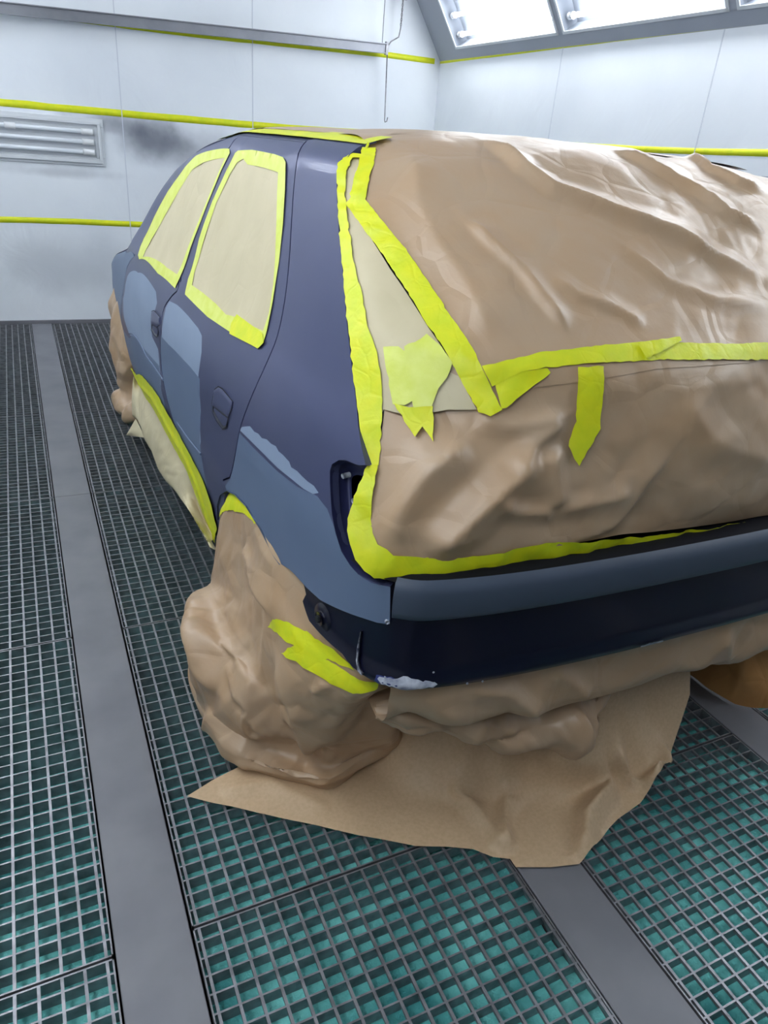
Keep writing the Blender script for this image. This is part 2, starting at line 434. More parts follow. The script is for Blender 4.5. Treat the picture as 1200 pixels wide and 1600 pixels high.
# slanted panels that carry the lamps
SX, SZ = -.66, ZC-ZS
sl = math.hypot(SX, SZ); sdir = np.array([SX/sl, 0, SZ/sl]); snor = np.array([-SZ/sl, 0, SX/sl])   # along the slope, and into the room
struct('ceiling', MB().box(XL-SX-.02, XR+SX+.02, YB, YW, ZC, ZC+.1), M['white_metal'])
def slant(name, xw, sg):
    """slanted panel along wall xw; sg=+1 right wall, -1 left wall. Lamp openings are cut out of it."""
    V = []; Fc = []
    def P(s_, y, d=0.0):   # s along slope from the wall, d towards the room
        return (xw-sg*(-SX/sl*s_)+sg*snor[0]*d, y, ZS+SZ/sl*s_+snor[2]*d)
    def quad(s0, s1, y0, y1):
        n = len(V); V.extend([P(s0, y0), P(s0, y1), P(s1, y1), P(s1, y0)]); Fc.append((n, n+1, n+2, n+3) if sg > 0 else (n+3, n+2, n+1, n))
    quad(-.004, .09, YB, YW); quad(.60, sl, YB, YW)
    ys = [YW]; 
    for y0, y1 in FIX: ys += [y1, y0]
    ys.append(YB)
    for k in range(0, len(ys), 2): quad(.09, .60, ys[k+1], ys[k])
    o = mesh_obj(name, V, Fc, M['grey_wall'], None, False); tag(o, kind='structure')
    return P
FIX = [(4.32-1.30*k, 5.54-1.30*k) for k in range(5)]
M['housing'] = mat('lamp_housing', hexl(128, 134, 144), .4, 0, .5)
side_name = {1: 'right', -1: 'left'}
ordn = ['nearest the far wall', 'second from the far wall', 'third from the far wall', 'fourth from the far wall', 'fifth from the far wall']
for sg, xw, nm in ((1, XR, 'trim_1'), (-1, XL, 'trim_2')):
    P = slant(nm, xw, sg)
    for k, (y0, y1) in enumerate(FIX):
        t = empty('ceiling_lamp', P(.34, (y0+y1)/2), 'recessed four-tube lamp above the %s wall, %s' % (side_name[sg], ordn[k]), 'lamp', 'fluorescent lamps in the slanted panels')
        # housing tray behind the opening
        V = [P(s_, y, d) for d in (-.10, 0.002) for s_, y in ((.09, y0), (.60, y0), (.60, y1), (.09, y1))]
        Fc = [(0, 1, 2, 3), (0, 4, 5, 1), (1, 5, 6, 2), (2, 6, 7, 3), (3, 7, 4, 0)]
        mesh_obj('housing', V, Fc, M['housing'], t, False)
        fr = MB()
        for (s0, s1, a, b) in ((.075, .092, y0-.015, y1+.015), (.598, .615, y0-.015, y1+.015), (.075, .615, y0-.017, y0), (.075, .615, y1, y1+.017)):
            n = [P(s_, y, d) for d in (0.001, .008) for s_, y in ((s0, a), (s1, a), (s1, b), (s0, b))]
            fr.add(n, [(0, 3, 2, 1), (4, 5, 6, 7), (0, 1, 5, 4), (1, 2, 6, 5), (2, 3, 7, 6), (3, 0, 4, 7)])
        fr.build('frame', M['white_metal'], t)
        for q in range(4):
            s_ = .15+.13*q
            MB().tube([P(s_, y0+.05, -.045), P(s_, y1-.05, -.045)], .014, 12).build('tube', M['tube'], t, True)
            for ya, yb in ((y0+.015, y0+.055), (y1-.055, y1-.015)):
                MB().tube([P(s_, ya, -.045), P(s_, yb, -.045)], .020, 12).build('tube_cap', M['white_plastic'], t, True)

# lamp box low in the far wall (unlit)
a = at_y(0, 183, YW); 
x0, x1, z0, z1 = -.62, .545, 1.125, 1.318
lb = empty('wall_lamp', (0, YW, 1.2), 'unlit fluorescent tube box set low in the far wall beside the sooty smudge', 'lamp')
g = MB(); g.box(x0-.06, x1+.06, YW-.012, YW-.001, z1, z1+.05); g.box(x0-.06, x1+.06, YW-.012, YW-.001, z0-.05, z0)
g.box(x1, x1+.06, YW-.012, YW-.001, z0, z1); g.box(x0-.06, x0, YW-.012, YW-.001, z0, z1); bevel(g.build('frame', M['white_metal'], lb))
g = MB(); g.box(x0, x1, YW-.004, YW-.001, z0, z1); g.build('back_plate', M['white_metal'], lb)
g = MB(); g.box(x1+.02, x1+.04, YW-.028, YW-.012, z0-.02, z1+.02); g.box(x0-.04, x0-.02, YW-.028, YW-.012, z0-.02, z1+.02)
g.box(x0-.04, x1+.04, YW-.028, YW-.012, z1+.012, z1+.03); g.box(x0-.04, x1+.04, YW-.028, YW-.012, z0-.032, z0-.012); bevel(g.build('frame_lip', M['white_metal'], lb))
for q in range(3):
    z = z1-.032-.062*q
    MB().box(x0+.01, x1-.01, YW-.012, YW-.006, z-.027, z+.004).build('reflector', M['white_metal'], lb)
    MB().tube([(x0+.02, YW-.030, z), (x1-.02, YW-.030, z)], .0145, 12).build('tube', M['glass_tube_off'], lb, True)
    for xa, xb in ((x1-.085, x1-.012), (-.005, .06) if q == 0 else (x0+.01, x0+.08)):
        MB().tube([(xa, YW-.030, z), (xb, YW-.030, z)], .0185, 12).build('tube_cap', M['white_plastic'], lb, True)

# film seams on the walls: thin vertical trims
def seam(n, a, b, wd, mt):
    a = np.array(a); b = np.array(b)
    o = MB().beam(a, b, np.array([wd, 0, 0]) if abs(a[1]-YW) < .05 else np.array([0, wd, 0]), np.array([0, .001, 0]) if abs(a[1]-YW) < .05 else np.array([.001, 0, 0])).build('trim_%d' % n, mt)
    tag(o, kind='structure')
M['seam'] = mat('seam_grey', hexl(208, 213, 222), .5)
for k, x in enumerate((.735, 1.655)): seam(3+k, (x, YW-.001, .02), (x, YW-.001, 2.6), .003, M['seam'])
for k, y in enumerate((4.3, 3.05, 1.8)): seam(5+k, (XR-.001, y, .02), (XR-.001, y, ZS), .003, M['seam'])
o = MB().box(XL, XR, YW-.02, YW, -.005, .022).build('baseboard_far', M['plate']); tag(o, kind='structure')

# wall tapes: ribbons of masking tape stuck on the wall film
def wall_tape(pts_px, plane, wd, label, name='masking_tape', n=28, seed=0):
    """pts: centre line pixels, wd half width in metres, plane = at_x or at_y closure"""
    rng = np.random.RandomState(seed)
    c = np.array([plane(*p) for p in pts_px])
    d = np.linalg.norm(np.diff(c, axis=0), axis=1); s_ = np.r_[0, np.cumsum(d)]
    t = np.linspace(0, s_[-1], n); P = np.stack([np.interp(t, s_, c[:, k]) for k in range(3)], 1)
    wv = wd*(.88+rng.normal(0, .02, n)); off = rng.normal(0, .0006, n)
    nx = np.array([0, -1, 0]) if plane is PF else np.array([-1, 0, 0])
    V = []; 
    for i in range(n):
        for sgn in (-1, 1):
            V.append(P[i]+np.array([0, 0, sgn*wv[i]+off[i]])+nx*(.0016+.0003*math.sin(i*1.7+sgn)))
    k0 = len(V)
    V += [np.array(v)-nx*.0012 for v in V[:k0]]
    Fc = []
    for i in range(n-1):
        a, b, c_, d_ = 2*i, 2*i+1, 2*i+3, 2*i+2
        Fc += [(a, b, c_, d_), (a+k0, d_+k0, c_+k0, b+k0), (a, d_, d_+k0, a+k0), (b, b+k0, c_+k0, c_)]
    Fc += [(0, k0, k0+1, 1), (2*n-2, 2*n-1, k0+2*n-1, k0+2*n-2)]
    return tag(mesh_obj(name, V, Fc, M['tape'], None, True), label, 'tape', 'yellow tape lines on the walls')
PF = lambda px, py: at_y(px, py, YW)
PR = lambda px, py: at_x(px, py, XR)
wall_tape([(-60, 2), (0, 13), (300, 53), (600, 85), (679, 96)], PF, .022, 'yellow tape line on the far wall just under the grey rail', seed=1)
wall_tape([(-60, 154), (0, 160), (230, 181), (450, 200), (681, 214)], PF, .025, 'yellow tape line on the far wall passing above the unlit lamp box', seed=2)
wall_tape([(-60, 342), (0, 343), (115, 346), (228, 351), (700, 370)], PF, .022, 'lowest yellow tape line on the far wall, ending behind the car', seed=3)
wall_tape([(681, 97), (850, 75), (1000, 55), (1200, 30), (1500, -8), (2400, -125)], PR, .018, 'yellow tape line along the top of the right wall under the lit lamps', seed=4)
wall_tape([(681, 214), (850, 224), (1000, 233), (1100, 237), (1200, 239), (1500, 250), (2400, 275)], PR, .017, 'lower yellow tape line on the right wall just above the car roof', seed=5)

# rail with hanging rod and chain
rail = empty('wall_rail', (0, YW-.09, 1.95), 'long grey metal rail hung along the top of the far wall', 'rail')
ra, rb = at_y(0, 12, YW-.09), at_y(604, 76, YW-.09); dr = (rb-ra)/(rb[0]-ra[0]); rl = ra+dr*(XL+.05-ra[0])
up = np.array([0, 0, 1.])
g = MB().beam(rl, rb, (0, .004, 0), up*.030); g.beam(rl+up*.029, rb+up*.029, (0, .02, 0), up*.003); g.beam(rl-up*.029, rb-up*.029, (0, .02, 0), up*.003)
g.build('channel', M['steel'], rail)
for fx in (.18, .62):
    p = rl+(rb-rl)*fx; MB().beam(p+(0, .005, 0), p+(0, .088, 0), (.012, 0, 0), (0, 0, .02)).build('wall_bracket', M['steel'], rail)
MB().beam(rb-up*.04, rb+up*.045, (.010, 0, 0), (0, .012, 0)).build('end_bracket', M['grate'], rail)
hk = empty('hook_rod', tuple(rb), 'thin dark rod with a small hook hanging from the end of the grey rail', 'hook')
q0, q1 = at_y(605, 84, YW-.09), at_y(601, 188, YW-.09)
MB().tube([q0, q1], .0045, 8).build('rod', M['grate'], hk, True)
MB().tube([q1, q1+(.004, 0, -.012), q1+(.018, 0, -.006), q1+(.024, 0, .022)], .004, 8).build('hook', M['grate'], hk, True)
ch = empty('hanging_chain', tuple(rb), 'dark chain and bent rod holding the rail end up to the ceiling', 'chain')
pts = [at_y(606, 72, YW-.09), at_y(611, 65, YW-.09), at_y(623, 58, YW-.09), at_y(626, 44, YW-.09)]
MB().tube(pts, .0045, 8).build('bent_rod', M['grate'], ch, True)
c0, c1 = pts[-1], at_y(630, -2, YW-.09); NL = 12
for i in range(NL):
    c = c0+(c1-c0)*(i+.5)/NL; L_ = np.linalg.norm(c1-c0)/NL*.72
    u_ = np.array([1., 0, 0]) if i % 2 else np.array([0, 1., 0])
    MB().tube([c+up*math.sin(t)*L_+u_*math.cos(t)*L_*.45 for t in np.linspace(0, 2*math.pi, 11)[:-1]], .0028, 6, True).build('chain_link', M['grate'], ch, True)
topz = ZS+(XR-c1[0])*SZ/-SX
MB().beam(c1-up*.005, c1+up*.035, (.03, 0, 0), (0, .012, 0)).build('pulley_block', M['grate'], ch)
MB().tube([c1+up*.03, (c1[0], c1[1], min(topz, ZC)-.002)], .004, 8).build('upper_rod', M['grate'], ch, True)
g0 = at_y(597, 70, YW-.09)
o = MB().tube([g0, (g0[0], g0[1], min(ZS+(XR-g0[0])*SZ/-SX, ZC)-.002)], .003, 8).build('guide_wire', M['steel'], None, True)
tag(o, 'thin grey wire rising from the rail beside the chain', 'wire')

# ------------------------------------------------------------------ floor: plates, gratings, filter below
strips = [(-.012, .122), (.793, .931), (1.598, 1.736), (2.403, 2.541)]
snm = ['left of the car', 'running under the rear bumper', 'running under the right half of the car', 'beyond the car by the right wall']
ysm = [YB, -.1, .885, 2.87, YW-.02]
for (x0, x1), lab in zip(strips, snm):
    g = MB()
    for a, b in ((YB, 2.868), (2.871, YW-.02)): g.box(x0, x1, a, b, -.006, 0)
    g.box(x0+.01, x1-.01, YB, YW-.03, -.10, -.006); g.box(x0+.03, x1-.03, YB, YW-.03, PIT, -.10)
    o = g.build('floor_plate', M['plate']); bevel(o, .0015, 1)
    tag(o, 'long flat grey steel floor plate between gratings, %s' % lab, 'floor plate', 'steel floor plates')
o = MB().box(XL, XR, YB, YW, PIT, PIT+.012); 
# teal filter mats under the gratings, gently lumpy
cols = [(XL+.005, -.016), (.127, .789), (.936, 1.594), (1.741, 2.399), (2.546, XR-.005)]
cname = ['along the left wall', 'between leftmost and second plates', 'between second and third plates', 'between third and fourth plates', 'along the right wall']
FZ = -.048
for (x0, x1), cn in zip(cols, cname):
    nx, ny = 36, 260; xs = np.linspace(x0+.002, x1-.002, nx); ys = np.linspace(YB+.01, YW-.03, ny)
    X_, Y_ = np.meshgrid(xs, ys, indexing='ij'); uv = np.stack([X_.ravel(), Y_.ravel()], 1)
    z = FZ+snoise(5, .05, .004)(uv)+snoise(6, .16, .004)(uv)
    e = np.minimum(uv[:, 0]-x0, x1-uv[:, 0]); z = z+.014*np.clip(1-e/.05, 0, 1)*(1+snoise(9, .03, .5)(uv))
    Fc = [(i*ny+j, (i+1)*ny+j, (i+1)*ny+j+1, i*ny+j+1) for i in range(nx-1) for j in range(ny-1)]
    o = mesh_obj('filter_mat', np.stack([uv[:, 0], uv[:, 1], z], 1), Fc, M['teal'])
    tag(o, 'teal filter mat under gratings, %s' % cn, 'filter mat', 'filter mats under the gratings')
def grate_mesh(x0, x1, y0, y1, px=.0378, py=.0343):
    g = MB(); hb = .030
    g.box(x0, x0+.003, y0, y1, -hb, -.001); g.box(x1-.003, x1, y0, y1, -hb, -.001)
    g.box(x0, x1, y0, y0+.003, -hb, -.001); g.box(x0, x1, y1-.003, y1, -hb, -.001)
    k = 1
    x = x0+.011
    while x < x1-.006:
        g.box(x-.0028, x+.0028, y0+.003, y1-.003, -.0085, -.0010); x += px
    y = y0+py
    while y < y1-.012:
        g.box(x0+.003, x1-.003, y-.0017, y+.0017, -hb, -.0012); y += py
    return g
rows = [(-1.09, -.105), (-.10, .888), (.893, 1.896), (1.901, 2.869), (2.873, 3.87), (3.875, 4.86), (4.865, YW-.025)]
rname = ['row behind the viewer', 'nearest row', 'second row away', 'third row away', 'fourth row away', 'fifth row away', 'row against the far wall']
for (x0, x1), cn in zip(cols, cname):
    for (y0, y1), rn in zip(rows, rname):
        o = grate_mesh(x0, x1, y0, y1).build('floor_grating', M['grate'])
        # bearing ledges come from the plates' webs
        tag(o, 'steel floor grating %s, %s' % (cn, rn), 'grating', 'floor grating panels')

# ------------------------------------------------------------------ car body surface (full width, sill over roof to sill)
XC = 1.215
def c3(*pts): return [(150+x/2.286, 200+y/2.286) for x, y in pts]      # tracing helpers for photo crops
def c4(*pts): return [(500+x/3.2, 200+y/3.2) for x, y in pts]
def c5(*pts): return [(460+x/3.634, 680+y/3.634) for x, y in pts]
def c6(*pts): return [(500+x/1.714, 500+y/1.714) for x, y in pts]
PLY = [.78, .80, .83, .86, .90, .95, 1.0, 1.1, 1.2, 1.35, 2.4, 3.5, 3.8, 4.1, 4.3, 4.45, 4.55, 4.62]
PLX = [.66, .595, .52, .475, .447, .428, .416, .403, .396, .390, .380, .384, .388, .402, .425, .475, .56, .80]
ZRY = [.78, 1.1, 1.35, 2.2, 2.45, 2.6, 2.75, 2.95, 3.08, 3.27, 3.45, 3.62, 3.8, 4.15, 4.35, 4.5, 4.62]
ZRZ = [1.345, 1.355, 1.362, 1.365, 1.345, 1.325, 1.295, 1.24, 1.18, 1.05, .905, .865, .83, .74, .66, .58, .50]
INZ = [.20, .32, .45, .58, .66, .72, .85, .93, .965, 1.0, 1.1, 1.2, 1.3, 1.40]
IND = [.060, .025, .008, .000, .004, .004, .018, .040, .058, .072, .106, .140, .172, .20]
def body_section(y):
    xm = float(pchip(PLY, PLX, [y])[0]); zr = float(pchip(ZRY, ZRZ, [y])[0])
    zt = zr-.045
    z = np.linspace(.20, zt, 44); d = pchip(INZ, IND, z)
    pts = [(xm+dd, zz) for dd, zz in zip(d, z)]
    xt = xm+d[-1]; sl_ = (d[-1]-d[-2])/(z[1]-z[0])
    ctrl = np.array([(xt, zt), (xt+.022, zr-.018), (xt+.060, zr+.001), (xt+.13, zr+.014), (xt+.28, zr+.024), (XC, zr+.030)])
    top = crom([pts[-2]]+list(ctrl), 5)[5:]
    pts = pts[:-1]+[tuple(p) for p in top]
    L = np.array([(x, y, z_) for x, z_ in pts])
    R_ = L[::-1][1:].copy(); R_[:, 0] = 2*XC-R_[:, 0]
    return np.concatenate([L, R_])
BU = np.unique(np.r_[np.arange(.78, 1.1, .01), np.arange(1.1, 4.3, .03), np.arange(4.3, 4.621, .01)])
BP = np.stack([body_section(y) for y in BU])
kref = np.argmin(abs(BU-1.9)); BV = np.r_[0, np.cumsum(np.linalg.norm(np.diff(BP[kref], axis=0), axis=1))]
BODY = Loft(BU, BV, BP, 1)
if BODY.N[kref, 20][0] > 0: BODY.N *= -1
VM = BV[-1]                                   # mirror: v -> VM - v
NV = len(BV)
# ------------------------------------------------------------------ rear surface (tailgate + tented papers)
RT = np.array([
    # y, z, halfwidth, extra y at the sides, crown drop
    (.875, .66, .765, .03, 0), (.852, .71, .768, .04, 0), (.832, .77, .772, .07, 0), (.825, .84, .775, .13, 0), (.832, .92, .77, .19, 0), (.85, 1.00, .755, .245, 0),
    (.868, 1.06, .74, .28, 0), (.895, 1.097, .727, .295, 0), (.97, 1.165, .705, .29, 0), (1.10, 1.262, .675, .25, .004),
    (1.22, 1.332, .655, .20, .012), (1.33, 1.372, .645, .15, .02), (1.45, 1.392, .64, .10, .030), (1.60, 1.400, .635, .06, .042), (1.85, 1.403, .635, .02, .050)])
tl = np.r_[0, np.cumsum(np.hypot(np.diff(RT[:, 0]), np.diff(RT[:, 1])))]
RV = np.arange(0, tl[-1], .01); RTI = crom(RT, 30); tli = np.r_[0, np.cumsum(np.hypot(np.diff(RTI[:, 0]), np.diff(RTI[:, 1])))]
RTV = np.stack([np.interp(RV, tli, RTI[:, k]) for k in range(5)], 1)
RU = np.linspace(-1.04, 1.04, 161)
RP = np.zeros((len(RU), len(RV), 3))
for j, (y, z, hw, ex, dr_) in enumerate(RTV):
    q = np.abs(RU)
    RP[:, j, 0] = XC+RU*hw; RP[:, j, 1] = y+ex*(.22*q**2+.78*q**7); RP[:, j, 2] = z-dr_*q**3
REAR = Loft(RU*.75, RV, RP, 1)
if REAR.N[80, 20][1] > 0: REAR.N *= -1

# ------------------------------------------------------------------ bumper surface
BPL = crom([(.398, 1.30), (.402, 1.15), (.410, 1.04), (.426, .95), (.447, .89), (.480, .848), (.54, .822), (.70, .800), (.95, .787), (XC, .783)], 8)
BPL = np.concatenate([BPL, np.stack([2*XC-BPL[::-1][1:, 0], BPL[::-1][1:, 1]], 1)])
bs = np.r_[0, np.cumsum(np.linalg.norm(np.diff(BPL, axis=0), axis=1))]
bt = np.gradient(BPL, axis=0); bn = np.stack([-bt[:, 1], bt[:, 0]], 1); bn /= np.linalg.norm(bn, axis=1, keepdims=True)
if bn[0, 0] > 0: bn = -bn
def bumper_loft(prof):
    """prof: list of (z, outset)"""
    pr = np.array(prof); pv = np.r_[0, np.cumsum(np.hypot(np.diff(pr[:, 0]), np.diff(pr[:, 1])))]
    P = np.zeros((len(bs), len(pr), 3))
    for j, (z, o_) in enumerate(prof):
        P[:, j, :2] = BPL+bn*o_; P[:, j, 2] = z
    l = Loft(bs, pv, P, 1)
    if l.N[len(bs)//2, 1][1] > 0: l.N *= -1
    return l

# ------------------------------------------------------------------ the car
car = empty('car', (XC, 2.7, 0), 'dark blue hatchback sanded and masked with brown paper and yellow tape', 'car')
M['seamdark'] = M['dark']
ud = lambda *p: BODY.uv(c3(*p))
# dark inner shell under all panels
lo_ = BODY.mesh('sill_shell', M['dark'], car, off=-.03, i0=int(np.searchsorted(BU, 1.95)), i1=int(np.searchsorted(BU, 3.5)), j0=2, j1=18)
lo_ = BODY.mesh('sill_shell', M['dark'], car, off=-.03, i0=int(np.searchsorted(BU, 1.95)), i1=int(np.searchsorted(BU, 3.5)), j0=NV-18, j1=NV-2)
REAR.mesh('tailgate_shell', M['dark'], car, off=-.05, j0=4, i0=6, i1=155, j1=int(np.searchsorted(RV, .62)))
# traced seams (pixels)
seamQ = [(480, 219.5), (467, 239), (460, 287), (456, 344), (452, 410), (445, 471), (434, 524), (417, 567), (395, 616), (377, 664), (369, 703), (362, 738), (359, 747), (349, 750)]
seamB = [(280, 400), (279, 448), (269, 462), (257, 480), (252, 506), (251, 550), (255, 594), (265, 637), (278, 680), (290, 712)]
seamF = [(233, 340), (222, 380), (210, 400), (198, 419), (191, 462), (190.5, 506), (195, 550), (201, 576), (203, 590)]
sill = [(203, 590), (211, 600), (237, 628), (268, 680), (294, 728), (316, 780), (330, 838)]
winF = c3((478, 75), (430, 78), (395, 86), (360, 100), (320, 140), (260, 225), (210, 320), (175, 395), (152, 455), (156, 470), (222, 520), (285, 574), (300, 540), (340, 430), (400, 270), (450, 150), (480, 90))
winR = c3((510, 82), (560, 80), (640, 95), (672, 106), (682, 124), (680, 220), (672, 340), (655, 480), (635, 620), (615, 720), (600, 770), (580, 790), (490, 735), (400, 675), (320, 595), (330, 540), (370, 400), (420, 260), (470, 150), (500, 90))
winFi = c3((462, 108), (430, 112), (385, 124), (345, 150), (300, 220), (245, 320), (200, 400), (170, 462), (215, 470), (255, 500), (292, 524), (330, 430), (385, 290), (430, 180))
winRi = c3((530, 112), (545, 132), (600, 142), (655, 160), (652, 230), (650, 330), (644, 440), (636, 560), (622, 660), (600, 726), (560, 708), (510, 678), (468, 668), (430, 628), (385, 590), (345, 562), (352, 520), (385, 410), (432, 270), (482, 165), (508, 124))
seamQ = [tuple(a) for a in crom(seamQ[:11], 3)]+seamQ[11:]
seamB = [tuple(a) for a in crom(seamB, 3)]
uQ = BODY.uv(seamQ, 'Q'); uB = BODY.uv(seamB, 'B'); uF = BODY.uv(seamF, 'F'); uS = BODY.uv(sill, 'S')
uWF = BODY.uv(winF, 'WF'); uWR = BODY.uv(winR, 'WR'); uWFi = BODY.uv(winFi); uWRi = BODY.uv(winRi)
vroof = lambda y: BV[46]
archpx = [(342, 812), (341, 790), (346, 773), (356, 767), (369, 773), (386, 791), (408, 826), (430, 869), (439, 882)]
uA = BODY.uv(archpx, 'A')
print('arch', [tuple(np.round(BODY.ev(a)[0], 3)) for a in uA[::2]])
for nm_, arr in (('Q', uQ), ('B', uB), ('F', uF), ('S', uS), ('WF', uWF), ('WR', uWR)):
    print(nm_, [tuple(np.round(BODY.ev(a)[0], 2)) for a in arr[::3]])
def shrink(poly, d):
    """inset/outset a uv polygon"""
    P = np.array(poly); n = len(P); out = []
    A = sum(P[i][0]*P[(i+1) % n][1]-P[(i+1) % n][0]*P[i][1] for i in range(n))
    sg_ = 1 if A > 0 else -1
    for i in range(n):
        a, b, c = P[i-1], P[i], P[(i+1) % n]; t = (c-a)/(np.linalg.norm(c-a)+1e-9)
        out.append(b+np.array([-t[1], t[0]])*d*sg_)
    return np.array(out)
# greenhouse top boundary for doors: roof gutter line at constant v
VG = BODY.uv([(455, 219)])[0][1]
B0 = uB[0].copy()
# B-pillar line continues upward from the belt between the two windows
Bup = BODY.uv([(366, 219), (352, 250), (330, 300), (305, 360), (290, 410), (283, 440)], 'Bup')
doorR = np.concatenate([Bup[:1]*0+np.array([[Bup[0][0], VG]]), Bup, uB[1:], uS[[4, 5, 6]], [[uQ[-1][0]+.02, uS[6][1]+.02]], uQ[::-1], [[uQ[0][0], VG]]])
doorF = np.concatenate([np.array([[Bup[0][0], VG]]), Bup, uB[1:], uS[[3, 2, 1, 0]], uF[::-1][1:], BODY.uv([(262, 287), (300, 242), (330, 226)], 'Ap'), ])
def region(p): return BODY.uv(p, 'reg')
patchR = region(c3((250, 640), (262, 618), (290, 632), (330, 672), (365, 715), (378, 742), (377, 800), (370, 850), (364, 900), (370, 950), (374, 1010), (370, 1060), (374, 1120), (368, 1160), (330, 1110), (290, 1050), (262, 985), (244, 920), (236, 850), (234, 760), (240, 690)))
patchF = region(c3((105, 560), (112, 530), (150, 517), (185, 540), (214, 585), (218, 625), (208, 660), (196, 690), (200, 745), (222, 790), (228, 860), (232, 920), (200, 860), (160, 800), (120, 740), (100, 680), (97, 610)))
darkR = region([(249, 522), (264, 539), (282, 557), (298, 574), (312, 592), (313, 640), (312, 690), (318, 735), (326, 770), (300, 735), (268, 688), (256, 640), (250, 580)])
darkF = region([(191, 513), (205, 525), (222, 543), (240, 562), (249, 572), (252, 610), (262, 650), (240, 625), (215, 598), (205, 582), (197, 550)])
gapd = .0034
def side_part(name, poly, holes=(), regions=(), mt='navy', parent=car, mirror=False, **kw):
    if mirror: poly = [(u, VM-v) for u, v in poly]; holes = [[(u, VM-v) for u, v in h] for h in holes]; regions = []
    return sheet(name, BODY, poly, M[mt], parent, holes=holes, regions=regions, **kw)
fd = side_part('front_door', shrink(doorF, gapd), [shrink(uWF, .004)], [(patchF, M['primer']), (darkF, M['primer_dark'])], sp=.03, rim=.018)
rd = side_part('rear_door', shrink(doorR, gapd), [shrink(uWR, .004)], [(patchR, M['primer']), (darkR, M['primer_dark'])], sp=.03, rim=.018)
# quarter panel
hatch = [(547, 240.5), (544, 245), (537, 250), (529, 258), (526, 270), (527, 309), (530, 362), (536, 425), (542, 497), (550, 569), (558, 637), (566, 700), (572, 727)]
rec = [(561, 728), (552, 725), (540, 720), (529, 720), (519, 726), (516, 736), (516, 752), (517, 776), (519, 804), (525, 834), (534, 862), (548, 884), (560, 897)]
low = [(582, 908), (597, 914), (611, 917), (610, 976), (590, 974), (565, 966), (535, 955), (500, 938), (478, 918), (462, 900), (452, 890)]
uH = BODY.uv(hatch, 'H'); uR_ = BODY.uv(rec, 'rec'); uL = BODY.uv(low, 'low')
print('hatch', [tuple(np.round(BODY.ev(a)[0], 3)) for a in uH[::2]]); print('rec', [tuple(np.round(BODY.ev(a)[0], 3)) for a in uR_[::2]]); print('low', [tuple(np.round(BODY.ev(a)[0], 3)) for a in uL])
quarter = np.concatenate([[[uQ[0][0], VG]], [[uQ[0][0]-.03, VG+.045]], [[uH[0][0]+.01, VG+.045]], uH, uR_, uL, uA[::-1], BODY.uv([(337, 812), (336, 784), (339, 766), (347, 752)], 'q')[0:], uQ[::-1][1:]])
pq1 = region(c3((512, 1078), (522, 1068), (550, 1065), (565, 1085), (580, 1092), (592, 1108), (610, 1112), (625, 1128), (642, 1136), (652, 1155), (668, 1168), (690, 1192), (697, 1212), (718, 1225), (735, 1243), (755, 1262), (778, 1278), (795, 1303), (775, 1308), (740, 1288), (700, 1255), (650, 1215), (600, 1165), (550, 1115)))
pq2 = region([(371, 672)]+c3((515, 1092), (560, 1140), (600, 1180), (650, 1228), (720, 1282), (790, 1315), (826, 1360), (850, 1425), (880, 1505), (905, 1560), (950, 1605), (985, 1625), (1015, 1634))+[(604, 912), (611, 917), (612, 960), (610, 977), (590, 980), (565, 972), (500, 946), (462, 908), (436, 888), (425, 868), (400, 822), (380, 790), (366, 776), (356, 772), (352, 760), (360, 748), (366, 720)])
sv = BV[17]
shp = np.concatenate([[(4.5, sv), (4.5, VM-sv), (.99, VM-sv)], [(u+.02, VM-v) for u, v in np.concatenate([uH[3:], uR_[1:]])][::-1], [(1.50, VM-VG-.03), (1.50, VG+.03)], [(u+.02, v) for u, v in np.concatenate([uH[3:], uR_[1:7]])], [(1.06, BV[24]), (1.16, sv)]])
sheet('inner_shell', BODY, shp, M['dark'], car, sp=.07, off=-.022)
qp = side_part('quarter_panel', shrink(quarter, .001), (), [(pq2, M['primer_dark']), (pq1, M['primer'])], sp=.022, rim=.018)
# wheel-arch lip
def arch_lip(uvs, name='arch_lip'):
    P = BODY.ev(uvs); N = BODY.nor(uvs); n = len(P); V = np.concatenate([P+N*.002, P+N*.004+np.array([0, 0, .0]), P-N*.05])
    Fc = [(k*n+i, k*n+i+1, (k+1)*n+i+1, (k+1)*n+i) for k in range(2) for i in range(n-1)]
    return mesh_obj(name, V, Fc, M['primer_dark'], qp)
arch_lip(uA)
# fender, hood, roof, right side
fvy = [uF[i] for i in range(len(uF))]
fend = np.concatenate([uF[2:], [[3.60, uS[0][1]], [3.60, .36]], [(3.92+.33*math.cos(a), .13+.34*math.sin(a)) for a in np.linspace(2.3, .0, 9)], [[4.30, .10], [4.60, .10], [4.60, BV[46]], [3.50, BV[46]], [3.44, BV[43]]]])
side_part('front_fender', shrink(fend, gapd), mt='primer_dark', sp=.035, rim=.018)
side_part('hood', [(3.4, BV[46]+.004), (4.60, BV[46]+.004), (4.60, VM-BV[46]-.004), (3.4, VM-BV[46]-.004)], mt='navy', sp=.06, rim=.01)
side_part('roof', [(1.50, VG+.048), (uQ[0][0]-.03, VG+.048), (uQ[0][0], VG-.002), (2.72, VG-.002), (2.72, VM-VG+.002), (uQ[0][0], VM-VG+.002), (uQ[0][0]-.03, VM-VG-.048), (1.50, VM-VG-.048)], mt='navy', sp=.05, rim=.01)
side_part('windscreen', [(2.725, VG+.02), (3.5, BV[43]+.004), (3.5, VM-BV[43]-.004), (2.725, VM-VG-.02)], mt='navy', sp=.06, off=-.004)
for nm_, pl, hl in (('front_door', doorF, [uWF]), ('rear_door', doorR, [uWR]), ('quarter_panel', quarter, []), ('front_fender', fend, [])):
    side_part(nm_, shrink(pl, gapd), hl, mt='navy', mirror=True, sp=.05, rim=.018)
